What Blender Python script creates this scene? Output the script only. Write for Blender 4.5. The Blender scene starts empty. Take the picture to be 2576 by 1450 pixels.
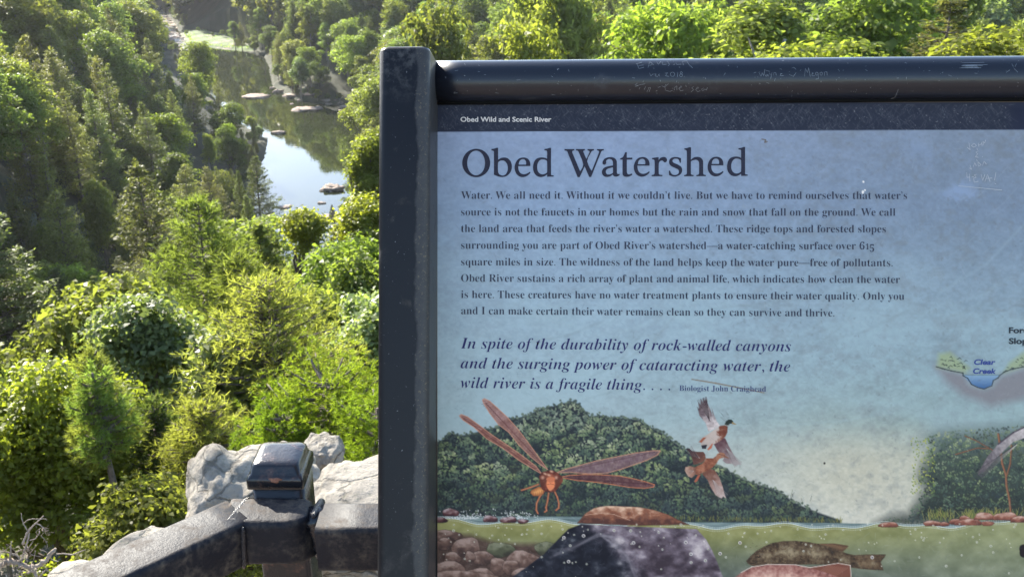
import bpy, math, random
import numpy as np
from mathutils import Vector, noise as mnoise
R = math.radians
sc = bpy.context.scene
COL = sc.collection
# ------------------------------------------------------------------ camera, sky, sun, exposure
FPX = 2474.0                      # focal length in pixels of a 2576 px wide frame
PITCH = R(22.0)
CAMZ = 1.63
cam_d = bpy.data.cameras.new('camera'); cam = bpy.data.objects.new('camera', cam_d); COL.objects.link(cam)
cam.location = (0, 0, CAMZ); cam.rotation_euler = (R(90)-PITCH, 0, 0)
cam_d.sensor_width = 36.0; cam_d.lens = FPX/2576*36.0
cam_d.clip_start = 0.02; cam_d.clip_end = 6000
cam_d.dof.use_dof = True; cam_d.dof.focus_distance = 0.76; cam_d.dof.aperture_fstop = 42.0
sc.camera = cam
SUN_AZ, SUN_EL = R(-37), R(30)    # azimuth from +Y (negative = to the left), elevation
sun_dir = Vector((math.sin(SUN_AZ)*math.cos(SUN_EL), math.cos(SUN_AZ)*math.cos(SUN_EL), math.sin(SUN_EL)))
world = bpy.data.worlds.new('World'); sc.world = world; world.use_nodes = True
nt = world.node_tree; bg = nt.nodes['Background']
sky = nt.nodes.new('ShaderNodeTexSky'); sky.sky_type = 'NISHITA'; sky.sun_disc = False
sky.sun_elevation = SUN_EL; sky.sun_rotation = SUN_AZ
sky.air_density = 1.0; sky.dust_density = 0.6; sky.ozone_density = 1.0
nt.links.new(sky.outputs[0], bg.inputs[0]); bg.inputs[1].default_value = 0.15
sun_d = bpy.data.lights.new('sun', 'SUN'); sun_d.energy = 5.0; sun_d.angle = R(0.5); sun_d.color = (1.0, 0.94, 0.82)
sun = bpy.data.objects.new('sun', sun_d); COL.objects.link(sun)
sun.rotation_euler = (-sun_dir).to_track_quat('-Z', 'Y').to_euler(); sun.location = sun_dir*50
sc.view_settings.view_transform = 'Standard'; sc.view_settings.look = 'None'
sc.view_settings.exposure = 1.85; sc.view_settings.gamma = 1.0
sc.render.engine = 'CYCLES'
sc.cycles.use_denoising = True
sc.cycles.max_bounces = 8; sc.cycles.diffuse_bounces = 3; sc.cycles.glossy_bounces = 3
sc.cycles.transmission_bounces = 3; sc.cycles.transparent_max_bounces = 8
sc.cycles.sample_clamp_indirect = 6.0
PANEL_ILLUM = np.array([0.955, 1.195, 1.55])   # daylight that reaches the shaded panel, used to choose its pigments

# ------------------------------------------------------------------ helpers
rng = np.random.default_rng(7)
CB = np.array([[1, 0, 0], [0, math.cos(PITCH), -math.sin(PITCH)], [0, math.sin(PITCH), math.cos(PITCH)]])  # right, forward, up
C0 = np.array([0, 0, CAMZ])
def ray(px, py):
    px = np.asarray(px, float); py = np.asarray(py, float)
    r = (px-1288)/FPX; u = (725-py)/FPX
    return r[..., None]*CB[0] + CB[1] + u[..., None]*CB[2]
def at(px, py, t):
    return C0 + ray(px, py)*t
def on_z(px, py, z):
    d = ray(px, py); t = (z-CAMZ)/d[..., 2]
    return C0 + d*t[..., None]

def mesh_np(name, v, faces, mat=None, smooth=False, colors=None):
    """faces: (N,k) int array or list of such arrays"""
    me = bpy.data.meshes.new(name)
    fl = faces if isinstance(faces, list) else [faces]
    fl = [np.asarray(f, np.int32) for f in fl if len(f)]
    v = np.asarray(v, np.float32)
    me.vertices.add(len(v)); me.vertices.foreach_set('co', v.ravel())
    nl = sum(f.size for f in fl); nf = sum(len(f) for f in fl)
    me.loops.add(nl); me.loops.foreach_set('vertex_index', np.concatenate([f.ravel() for f in fl]))
    me.polygons.add(nf)
    starts = []; tot = []; s = 0
    for f in fl:
        k = f.shape[1]; starts.append(s+np.arange(len(f))*k); tot.append(np.full(len(f), k)); s += f.size
    me.polygons.foreach_set('loop_start', np.concatenate(starts).astype(np.int32))
    me.polygons.foreach_set('loop_total', np.concatenate(tot).astype(np.int32))
    if smooth: me.polygons.foreach_set('use_smooth', np.ones(nf, bool))
    if colors is not None:
        a = me.color_attributes.new('pigment', 'FLOAT_COLOR', 'POINT')
        a.data.foreach_set('color', np.concatenate([colors, np.ones((len(colors), 1))], 1).astype(np.float32).ravel())
    me.update(calc_edges=True); me.validate()
    if mat: me.materials.append(mat)
    return me
def link(name, data, parent=None, loc=(0, 0, 0)):
    o = bpy.data.objects.new(name, data); COL.objects.link(o); o.location = loc
    if parent: o.parent = parent
    return o
def tag(o, label, cat, group=None):
    o['label'] = label; o['category'] = cat
    if group: o['group'] = group
    return o
def structure(o, kind='structure'):
    o['kind'] = kind; return o
class MB:
    """collects verts + faces of several sizes"""
    def __init__(s): s.v = []; s.f = {}; s.n = 0
    def add(s, v, f):
        v = np.asarray(v, float).reshape(-1, 3); f = np.asarray(f, int)
        s.v.append(v); s.f.setdefault(f.shape[1], []).append(f+s.n); s.n += len(v)
    def data(s):
        return np.concatenate(s.v), [np.concatenate(a) for a in s.f.values()]
    def mesh(s, name, mat, smooth=True, off=(0, 0, 0)):
        v, f = s.data(); return mesh_np(name, v-np.asarray(off, float), f, mat, smooth)
def sweep(pts, prof_fn, closed_ends=True):
    """pts (N,3); prof_fn(i)-> (K,2) section; returns v, quads, (ends as fans)"""
    pts = np.asarray(pts, float); n = len(pts)
    tan = np.gradient(pts, axis=0); tan /= np.linalg.norm(tan, axis=1)[:, None]
    ref = np.array([0, 0, 1.0]) if abs(tan[0, 2]) < .9 else np.array([1.0, 0, 0])
    V = []
    for i in range(n):
        a = np.cross(ref, tan[i]); a /= np.linalg.norm(a); b = np.cross(tan[i], a)
        p = prof_fn(i); V.append(pts[i]+p[:, :1]*a+p[:, 1:]*b); ref = b
    k = len(V[0]); v = np.concatenate(V)
    i, j = np.meshgrid(np.arange(n-1), np.arange(k), indexing='ij'); i = i.ravel(); j = j.ravel(); j2 = (j+1) % k
    q = np.stack([i*k+j, i*k+j2, (i+1)*k+j2, (i+1)*k+j], 1)
    v = np.concatenate([v, pts[:1], pts[-1:]]); e0 = n*k; jj = np.arange(k); kk = (jj+1) % k
    tris = np.concatenate([np.stack([np.full(k, e0), kk, jj], 1), np.stack([np.full(k, e0+1), (n-1)*k+jj, (n-1)*k+kk], 1)])
    return v, q, tris
def tube(mb, pts, radii, k=8):
    a = np.arange(k)/k*2*math.pi; c = np.stack([np.cos(a), np.sin(a)], 1)
    v, q, t = sweep(pts, lambda i: c*radii[i]); n0 = mb.n
    mb.add(v, q); mb.f.setdefault(3, []).append(t+n0)
def rounded_section(w, h, r, seg=5):
    out = []
    for cx, cy, a0 in ((w/2-r, h/2-r, 0), (-w/2+r, h/2-r, 90), (-w/2+r, -h/2+r, 180), (w/2-r, -h/2+r, 270)):
        for s in range(seg+1):
            a = R(a0+90*s/seg); out.append((cx+r*math.cos(a), cy+r*math.sin(a)))
    return np.array(out)
def fbm(x, y, z=0.0, seed=0, octv=4):
    """cheap smooth noise from hashed value lattice, vectorised, about -1..1"""
    x = np.asarray(x, float); y = np.asarray(y, float); tot = np.zeros(np.broadcast(x, y).shape); amp = 1; s = 0
    rs = np.random.default_rng(seed+101); tab = rs.uniform(-1, 1, (64, 64))
    for o in range(octv):
        xi = np.floor(x).astype(int); yi = np.floor(y).astype(int); fx = x-xi; fy = y-yi
        fx = fx*fx*(3-2*fx); fy = fy*fy*(3-2*fy)
        g = lambda i, j: tab[(i+o*17) % 64, (j+o*29) % 64]
        v = (g(xi, yi)*(1-fx)+g(xi+1, yi)*fx)*(1-fy)+(g(xi, yi+1)*(1-fx)+g(xi+1, yi+1)*fx)*fy
        tot = tot+v*amp; s += amp; amp *= .5; x = x*2.03+13.7; y = y*2.03+7.1
    return tot/s*1.6
def sd_poly(X, Y, P):
    """signed distance (negative inside) to polygon"""
    P = np.asarray(P, float); d = np.full(X.shape, 1e18); ins = np.zeros(X.shape, bool)
    for (x0, y0), (x1, y1) in zip(P, np.roll(P, -1, 0)):
        ex, ey = x1-x0, y1-y0; wx, wy = X-x0, Y-y0
        t = np.clip((wx*ex+wy*ey)/(ex*ex+ey*ey+1e-12), 0, 1)
        d = np.minimum(d, (wx-ex*t)**2+(wy-ey*t)**2)
        c = ((y0 > Y) != (y1 > Y)) & (X < (x1-x0)*(Y-y0)/(y1-y0+1e-12)+x0)
        ins ^= c
    d = np.sqrt(d); return np.where(ins, -d, d)

# ------------------------------------------------------------------ materials
def N(nt, t, **kw):
    n = nt.nodes.new(t)
    for k, v in kw.items():
        if k in ('loc',): continue
        setattr(n, k, v)
    return n
def new_mat(name):
    m = bpy.data.materials.new(name); m.use_nodes = True
    return m, m.node_tree, m.node_tree.nodes['Principled BSDF']
def ramp(nt, fac, stops):
    r = N(nt, 'ShaderNodeValToRGB'); e = r.color_ramp.elements
    while len(e) < len(stops): e.new(0.5)
    for el, (p, c) in zip(e, stops): el.position = p; el.color = (*c, 1) if len(c) == 3 else c
    nt.links.new(fac, r.inputs[0]); return r.outputs[0]
def noise_tex(nt, scale, detail=5, rough=.55, vec=None, dist=0.0):
    n = N(nt, 'ShaderNodeTexNoise'); n.inputs['Scale'].default_value = scale
    n.inputs['Detail'].default_value = detail; n.inputs['Roughness'].default_value = rough; n.inputs['Distortion'].default_value = dist
    if vec is not None: nt.links.new(vec, n.inputs['Vector'])
    return n
def objco(nt):
    return N(nt, 'ShaderNodeTexCoord').outputs['Object']
def geopos(nt):
    return N(nt, 'ShaderNodeNewGeometry').outputs['Position']
def mixc(nt, fac, a, b, blend='MIX'):
    m = N(nt, 'ShaderNodeMix'); m.data_type = 'RGBA'; m.blend_type = blend
    for sock, v in ((m.inputs[0], fac), (m.inputs[6], a), (m.inputs[7], b)):
        if hasattr(v, 'is_output'): nt.links.new(v, sock)
        else: sock.default_value = (*v, 1) if isinstance(v, tuple) and len(v) == 3 else v
    return m.outputs[2]
def math_n(nt, op, a, b=None, clamp=False):
    m = N(nt, 'ShaderNodeMath'); m.operation = op; m.use_clamp = clamp
    for s, v in ((m.inputs[0], a), (m.inputs[1], b)):
        if v is None: continue
        if hasattr(v, 'is_output'): nt.links.new(v, s)
        else: s.default_value = v
    return m.outputs[0]
def bump(nt, h, strength=.3, dist=.01, nrm=None):
    b = N(nt, 'ShaderNodeBump'); b.inputs['Strength'].default_value = strength; b.inputs['Distance'].default_value = dist
    nt.links.new(h, b.inputs['Height'])
    if nrm is not None: nt.links.new(nrm, b.inputs['Normal'])
    return b.outputs[0]

def leaf_mat(name, col, var=.25, trans=.45, gloss=.35, hue=.03, rough=.42):
    m, nt, p = new_mat(name)
    oi = N(nt, 'ShaderNodeObjectInfo'); g = N(nt, 'ShaderNodeNewGeometry')
    hs = N(nt, 'ShaderNodeHueSaturation'); hs.inputs['Color'].default_value = (*col, 1)
    # per tree hue and value, per leaf value
    h = math_n(nt, 'MULTIPLY_ADD', oi.outputs['Random'], hue*2); h.node.inputs[2].default_value = .5-hue*1.25
    nt.links.new(h, hs.inputs['Hue'])
    v1 = math_n(nt, 'MULTIPLY_ADD', g.outputs['Random Per Island'], var*2); v1.node.inputs[2].default_value = 1-var
    r2 = math_n(nt, 'FRACT', math_n(nt, 'MULTIPLY', oi.outputs['Random'], 7.31))
    v2 = math_n(nt, 'MULTIPLY_ADD', r2, .5); v2.node.inputs[2].default_value = .75
    ns = noise_tex(nt, .35, 2, .5, objco(nt))
    v3 = math_n(nt, 'MULTIPLY_ADD', ns.outputs['Fac'], .9); v3.node.inputs[2].default_value = .55
    nt.links.new(math_n(nt, 'MULTIPLY', math_n(nt, 'MULTIPLY', v1, v2), v3), hs.inputs['Value'])
    nt.links.new(hs.outputs[0], p.inputs['Base Color'])
    p.inputs['Roughness'].default_value = rough; p.inputs['Specular IOR Level'].default_value = gloss
    tr = N(nt, 'ShaderNodeBsdfTranslucent')
    tc = mixc(nt, 1.0, hs.outputs[0], (1.95, 2.1, .8), 'MULTIPLY'); nt.links.new(tc, tr.inputs['Color'])
    mx = N(nt, 'ShaderNodeMixShader'); mx.inputs[0].default_value = trans
    nt.links.new(p.outputs[0], mx.inputs[1]); nt.links.new(tr.outputs[0], mx.inputs[2])
    nt.links.new(mx.outputs[0], nt.nodes['Material Output'].inputs[0])
    return m
def bark_mat(name, a, b):
    m, nt, p = new_mat(name)
    n = noise_tex(nt, 9, 6, .65, objco(nt))
    nt.links.new(ramp(nt, n.outputs['Fac'], [(.35, a), (.65, b)]), p.inputs['Base Color'])
    p.inputs['Roughness'].default_value = .9; nt.links.new(bump(nt, n.outputs['Fac'], .6, .02), p.inputs['Normal'])
    return m
M = {}
M['leaf_oak'] = leaf_mat('leaf_oak', (.128, .150, .046), gloss=.05, trans=.55)
M['leaf_maple'] = leaf_mat('leaf_maple', (.150, .180, .044), hue=.02, gloss=.05, trans=.55)
M['leaf_poplar'] = leaf_mat('leaf_poplar', (.130, .160, .048), gloss=.05, trans=.55)
M['leaf_pale'] = leaf_mat('leaf_pale', (.135, .165, .075), gloss=.25, trans=.5)
M['leaf_bright'] = leaf_mat('leaf_bright', (.155, .165, .028), trans=.55, gloss=.2)
M['leaf_tip'] = leaf_mat('leaf_tip', (.30, .24, .04), trans=.5)
M['needle_pine'] = leaf_mat('needle_pine', (.145, .158, .062), trans=.5, gloss=.03)
M['needle_hemlock'] = leaf_mat('needle_hemlock', (.100, .120, .048), trans=.45, gloss=.03)
M['needle_scrub'] = leaf_mat('needle_scrub', (.14, .168, .024), trans=.5, gloss=.08)
M['needle_cedar'] = leaf_mat('needle_cedar', (.175, .205, .070), trans=.58, gloss=.05)
M['needle_light'] = leaf_mat('needle_light', (.125, .150, .050), trans=.55, gloss=.05)
M['bark'] = bark_mat('bark', (.06, .045, .035), (.17, .135, .11))
M['bark_grey'] = bark_mat('bark_grey', (.16, .13, .11), (.34, .30, .26))
M['deadwood'] = bark_mat('deadwood', (.12, .085, .06), (.36, .29, .23))

def rock_mat(name, base, dark, warm, scale=1.0, spec=.15):
    m, nt, p = new_mat(name)
    co = objco(nt)
    n1 = noise_tex(nt, 3*scale, 8, .62, co); n2 = noise_tex(nt, 16*scale, 6, .7, co, .4); n3 = noise_tex(nt, 1.3*scale, 3, .5, co)
    c = ramp(nt, n1.outputs['Fac'], [(.30, dark), (.47, base), (.62, tuple(min(1, x*1.25) for x in base))])
    c = mixc(nt, ramp(nt, n3.outputs['Fac'], [(.5, (0, 0, 0)), (.68, (.55, .55, .55))]), c, warm)
    c = mixc(nt, ramp(nt, n2.outputs['Fac'], [(.30, (.8, .8, .8)), (.42, (0, 0, 0))]), c, tuple(x*.35 for x in base))
    # bedding cracks
    dv = N(nt, 'ShaderNodeMapping'); dv.inputs['Scale'].default_value = (1, 1, 2.6); dv.inputs['Rotation'].default_value = (.25, -.2, .4)
    wob = N(nt, 'ShaderNodeVectorMath'); wob.operation = 'MULTIPLY_ADD'; nt.links.new(n1.outputs['Color'], wob.inputs[0]); wob.inputs[1].default_value = (.22/scale,)*3; nt.links.new(co, wob.inputs[2]); nt.links.new(wob.outputs[0], dv.inputs['Vector'])
    vo = N(nt, 'ShaderNodeTexVoronoi'); vo.feature = 'DISTANCE_TO_EDGE'; vo.inputs['Scale'].default_value = 2.3*scale; nt.links.new(dv.outputs[0], vo.inputs['Vector'])
    crk = ramp(nt, vo.outputs['Distance'], [(0.0, (1, 1, 1)), (.035, (0, 0, 0))])
    c = mixc(nt, math_n(nt, 'MULTIPLY', math_n(nt, 'MULTIPLY', crk, .75), ramp(nt, n3.outputs['Fac'], [(.40, (0, 0, 0)), (.56, (1, 1, 1))])), c, tuple(x*.45 for x in dark))
    li = noise_tex(nt, 34*scale, 3, .6, co); c = mixc(nt, ramp(nt, li.outputs['Fac'], [(.60, (0, 0, 0)), (.66, (.55, .55, .55))]), c, (.12, .125, .085))
    nt.links.new(c, p.inputs['Base Color'])
    p.inputs['Roughness'].default_value = .85; p.inputs['Specular IOR Level'].default_value = spec
    h = math_n(nt, 'SUBTRACT', math_n(nt, 'ADD', n2.outputs['Fac'], math_n(nt, 'MULTIPLY', n1.outputs['Fac'], 1.5)), math_n(nt, 'MULTIPLY', crk, .9))
    nt.links.new(bump(nt, h, .75, .03/scale), p.inputs['Normal'])
    return m
M['sandstone'] = rock_mat('sandstone', (.235, .21, .175), (.095, .082, .066), (.175, .125, .085), 2.4)
M['river_rock'] = rock_mat('river_rock', (.30, .24, .20), (.12, .10, .085), (.30, .20, .15), .25)

def paint_mat(name, navy, worn, wornness, rough, scale, bump_s, speck=True, spec=.4, strip=None):
    """dark gloss paint on steel with chalky wear and orange peel"""
    m, nt, p = new_mat(name)
    co = geopos(nt)
    n1 = noise_tex(nt, 22*scale, 7, .62, co, .3); n2 = noise_tex(nt, 90*scale, 5, .7, co); n3 = noise_tex(nt, 380*scale, 3, .6, co)
    f = ramp(nt, n1.outputs['Fac'], [(.60-wornness, (0, 0, 0)), (.74-wornness*.6, (1, 1, 1))])
    f2 = ramp(nt, n2.outputs['Fac'], [(.40, (0, 0, 0)), (.62, (1, 1, 1))])
    wear = math_n(nt, 'MULTIPLY', f, f2)
    c = mixc(nt, wear, navy, worn)
    if speck:
        sp = ramp(nt, n3.outputs['Fac'], [(.70, (0, 0, 0)), (.75, (1, 1, 1))])
        c = mixc(nt, math_n(nt, 'MULTIPLY', sp, .5), c, (.35, .34, .33))
    if strip is not None:
        # chalky weathered strip down one edge of the post and blotches at its top
        def along(ax, org): 
            d = N(nt, 'ShaderNodeVectorMath'); d.operation = 'DOT_PRODUCT'; nt.links.new(co, d.inputs[0]); d.inputs[1].default_value = tuple(ax)
            return math_n(nt, 'SUBTRACT', d.outputs['Value'], float(np.dot(ax, org)))
        u = along(strip[0], strip[2]); v = along(strip[1], strip[2])
        e = math_n(nt, 'ADD', u, math_n(nt, 'MULTIPLY', math_n(nt, 'SUBTRACT', n1.outputs['Fac'], .5), .012))
        mr = N(nt, 'ShaderNodeMapRange'); nt.links.new(e, mr.inputs[0]); mr.inputs[1].default_value = .0265; mr.inputs[2].default_value = .0285; mr.inputs[3].default_value = 0; mr.inputs[4].default_value = .8
        m2 = N(nt, 'ShaderNodeMapRange'); nt.links.new(v, m2.inputs[0]); m2.inputs[1].default_value = -.045; m2.inputs[2].default_value = -.005; m2.inputs[3].default_value = 0; m2.inputs[4].default_value = 1
        blot = math_n(nt, 'MULTIPLY', m2.outputs[0], ramp(nt, n2.outputs['Fac'], [(.46, (0, 0, 0)), (.60, (.9, .9, .9))]))
        k = math_n(nt, 'MAXIMUM', mr.outputs[0], blot)
        c = mixc(nt, k, c, mixc(nt, n2.outputs['Fac'], (.020, .022, .026), (.075, .068, .060)))
        rust = math_n(nt, 'MULTIPLY', mr.outputs[0], ramp(nt, n3.outputs['Fac'], [(.60, (0, 0, 0)), (.66, (1, 1, 1))])); c = mixc(nt, math_n(nt, 'MULTIPLY', rust, .6), c, (.16, .12, .07))
    nt.links.new(c, p.inputs['Base Color'])
    rr = math_n(nt, 'MULTIPLY_ADD', wear, .35); rr.node.inputs[2].default_value = rough
    nt.links.new(rr, p.inputs['Roughness'])
    p.inputs['Specular IOR Level'].default_value = spec
    h = math_n(nt, 'ADD', math_n(nt, 'MULTIPLY', n2.outputs['Fac'], 1.0), math_n(nt, 'MULTIPLY', n3.outputs['Fac'], .35))
    nt.links.new(bump(nt, h, bump_s, .0015), p.inputs['Normal'])
    return m
M['sign_steel'] = paint_mat('sign_steel', (.010, .013, .024), (.075, .065, .055), .02, .40, 1.6, .10, True, .25)
M['rail_steel'] = paint_mat('rail_steel', (.008, .009, .014), (.04, .04, .045), .0, .30, 1.2, .10)
M['fence_paint'] = paint_mat('fence_paint', (.012, .012, .016), (.085, .068, .054), .17, .50, 1.6, .5, False, .15)
M['fence_cap'] = paint_mat('fence_cap', (.014, .014, .017), (.16, .075, .05), .08, .14, 1.4, .35, False)
# ------------------------------------------------------------------ the wayside sign
YAW, ROLL, DP = R(2.9), R(0.2), 0.742
P0 = C0 + CB[1]*DP
_ex = CB[0]*math.cos(YAW)-CB[1]*math.sin(YAW)
NRM = np.cross(_ex, CB[2])
EX = _ex*math.cos(ROLL)-CB[2]*math.sin(ROLL); EY = CB[2]*math.cos(ROLL)+_ex*math.sin(ROLL)
def PP(px, py, w=0.0):
    d = ray(px, py); t = (np.dot(P0, NRM)+w-np.dot(C0, NRM))/(d@NRM)
    return C0+d*t[..., None]
def uv(p):
    q = np.asarray(p)-P0; return q@EX, q@EY
def from_uv(u, v, w=0.0):
    u, v, w = np.broadcast_arrays(np.asarray(u, float), np.asarray(v, float), np.asarray(w, float))
    return P0+u[..., None]*EX+v[..., None]*EY+w[..., None]*NRM
SIGN_BASE = np.array([0.30, 0.42, 0.0])
sign = link('wayside_sign', None, loc=SIGN_BASE)
tag(sign, 'dark steel framed information panel about the river, in front of the fence and gorge', 'information sign')

UL, _ = uv(PP(949, 700, .046)); UR, _ = uv(PP(1079, 700, .046))
_, VTOP = uv(PP(1010, 114.5, .046)); _, VAX = uv(PP(1100, 206, 0.0))
VBOT = VTOP-0.72
PW = UR-UL; RAD = .0157
U_PANEL0 = uv(PP(1100, 700))[0]; U_PANEL1 = U_PANEL0+.914
M['sign_post'] = paint_mat('sign_post', (.0068, .0068, .0085), (.05, .045, .04), .02, .40, 1.6, .10, True, .20, (EX, EY, from_uv(UL, VTOP, .046)))
def post_mesh(u0, top, bot):
    mb = MB(); d0, d1 = -.022, .046
    sec = rounded_section(PW, d1-d0, .0065, 6)
    vs = [bot, bot+.3, top-.25, top-.1, top-.0035, top-.0010, top]; ins = [0, 0, 0, 0, 0, .0012, .0036]
    rows = []
    for v, i in zip(vs, ins):
        f = np.array([(PW-2*i)/PW, (d1-d0-2*i)/(d1-d0)])
        s = sec*f; rows.append(from_uv(u0+PW/2+s[:, 0], v, (d0+d1)/2+s[:, 1]))
    k = len(sec); V = np.concatenate(rows); i, j = np.meshgrid(np.arange(len(vs)-1), np.arange(k), indexing='ij'); i = i.ravel(); j = j.ravel(); j2 = (j+1) % k
    mb.add(V, np.stack([i*k+j, i*k+j2, (i+1)*k+j2, (i+1)*k+j], 1))
    n0 = (len(vs)-1)*k; c = len(V); mb.v.append(V[n0:n0+k].mean(0)[None]); mb.n += 1
    jj = np.arange(k); mb.f.setdefault(3, []).append(np.stack([n0+jj, n0+(jj+1) % k, np.full(k, c)], 1))
    return mb.mesh('post', M['sign_post'], True, SIGN_BASE)
U_POST2 = U_PANEL1+.004
for u0 in (UL, U_POST2):
    link('post', post_mesh(u0, VTOP, VBOT), sign)
    mb = MB(); b = from_uv(u0+PW/2, VBOT+.02, .012)
    tube(mb, [b, b+(0, -.004, -.03), (b[0], b[1]-.006, 0.0)], [.024, .024, .024], 16)
    link('leg', mb.mesh('leg', M['sign_steel'], True, SIGN_BASE), sign)
    mb = MB(); tube(mb, [(b[0], b[1]-.006, .001), (b[0], b[1]-.006, .012)], [.06, .058], 20)
    link('base_plate', mb.mesh('base_plate', M['sign_steel'], False, SIGN_BASE), sign)
mb = MB()
uu = np.linspace(UR-.004, U_POST2+.004, 40)
tube(mb, from_uv(uu, VAX, 0.0), np.full(40, RAD), 64)
top_rail = link('top_rail', mb.mesh('top_rail', M['rail_steel'], True, SIGN_BASE), sign)
mb = MB(); tube(mb, from_uv(uu, VBOT+.06, 0.0), np.full(40, RAD), 32)
link('bottom_rail', mb.mesh('bottom_rail', M['rail_steel'], True, SIGN_BASE), sign)

mg, nt, p = new_mat('shade_line_black'); p.inputs['Base Color'].default_value = (.006, .006, .006, 1); p.inputs['Roughness'].default_value = .95; p.inputs['Specular IOR Level'].default_value = .05
mb = MB(); ug = np.linspace(UR-.002, U_POST2+.002, 30); tube(mb, from_uv(ug, VAX-RAD-.0002, .0012), np.full(30, .0017), 10)  # added black bead: painted-in shade line that covers the glint under the rail
link('shade_line_bead', mb.mesh('shade_line_bead', mg, True, SIGN_BASE), sign)
# panel body
m, nt, p = new_mat('panel_core'); p.inputs['Base Color'].default_value = (.02, .017, .015, 1); p.inputs['Roughness'].default_value = .6
V_T = uv(PP(1100, 257.0))[1]; V_B = VBOT+.075
mb = MB(); c8 = [from_uv(u, v, w) for w in (-.0127, -.0004) for u, v in ((U_PANEL0, VAX), (U_PANEL1, VAX), (U_PANEL1, V_B), (U_PANEL0, V_B))]
mb.add(c8, [(0, 1, 2, 3), (7, 6, 5, 4), (0, 4, 5, 1), (1, 5, 6, 2), (2, 6, 7, 3), (3, 7, 4, 0)])
panel = link('panel', mb.mesh('panel', m, False, SIGN_BASE), sign)

# ---- the printed picture, painted into a dense sheet of pigment colours
STEP = 1.8
gx = np.concatenate([np.arange(1100.5, 2600, STEP), np.arange(2604, 4150, 18)])
gy = np.concatenate([np.arange(257.5, 1462, STEP), np.arange(1466, 2330, 18)])
GX, GY = np.meshgrid(gx, gy)
def col(*c): return np.array(c, float)
IMG = np.zeros(GX.shape+(3,))
ar = np.random.default_rng(11)
def lerp_stops(t, stops):
    xs = [s[0] for s in stops]; return np.stack([np.interp(t, xs, [s[1][k] for s in stops]) for k in range(3)], -1)
def win(x0, x1, y0, y1):
    i0, i1 = np.searchsorted(gx, [x0, x1]); j0, j1 = np.searchsorted(gy, [y0, y1])
    return slice(max(0, j0-1), j1+1), slice(max(0, i0-1), i1+1)
def blend(w, a, c):
    IMG[w] = IMG[w]*(1-a[..., None])+np.asarray(c, float)*a[..., None]
def fill(P, c, soft=1.6, alpha=1.0, fn=None):
    P = np.asarray(P, float); w = win(P[:, 0].min()-soft-2, P[:, 0].max()+soft+2, P[:, 1].min()-soft-2, P[:, 1].max()+soft+2)
    X, Y = GX[w], GY[w]
    if X.size == 0: return None
    d = sd_poly(X, Y, P); a = np.clip(.5-d/soft, 0, 1)*alpha
    if fn is not None: c = fn(X, Y, d)
    blend(w, a, c); return w, a
def line(pts, c, width=1.6, alpha=1.0, soft=1.6):
    pts = np.asarray(pts, float)
    for (x0, y0), (x1, y1) in zip(pts[:-1], pts[1:]):
        m_ = width+soft+1; w = win(min(x0, x1)-m_, max(x0, x1)+m_, min(y0, y1)-m_, max(y0, y1)+m_)
        X, Y = GX[w], GY[w]
        if X.size == 0: continue
        ex, ey = x1-x0, y1-y0; t = np.clip(((X-x0)*ex+(Y-y0)*ey)/(ex*ex+ey*ey+1e-9), 0, 1)
        d = np.hypot(X-x0-ex*t, Y-y0-ey*t)-width/2
        blend(w, np.clip(.5-d/soft, 0, 1)*alpha, c)
def dab(x, y, rx, ry, ang, c, alpha=1.0, hard=.5):
    m_ = max(rx, ry)+2; w = win(x-m_, x+m_, y-m_, y+m_); X, Y = GX[w]-x, GY[w]-y
    if X.size == 0: return
    ca, sa = math.cos(ang), math.sin(ang); r = np.hypot((X*ca+Y*sa)/rx, (-X*sa+Y*ca)/ry)
    blend(w, np.clip((1-r)/hard, 0, 1)*alpha, c)
def inside(P, n, g):
    P = np.asarray(P, float); out = []
    lo, hi = P.min(0), P.max(0)
    while len(out) < n:
        q = g.uniform(lo, hi, (n*3, 2)); q = q[sd_poly(q[:, 0], q[:, 1], P) < 0]; out.extend(q)
    return np.array(out[:n])
z6 = lambda *pts: [(1062.6+.3625*x, 805+.3625*y) for x, y in pts]          # tracing scales of the printed picture
z7 = lambda *pts: [(1062.6+.5875*x, 1255.8+.5875*y) for x, y in pts]
z8 = lambda *pts: [(1932+.4673*x, 772.8+.4673*y) for x, y in pts]
z9 = lambda *pts: [(1094.8+.325*x, 966+.325*y) for x, y in pts]

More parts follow.
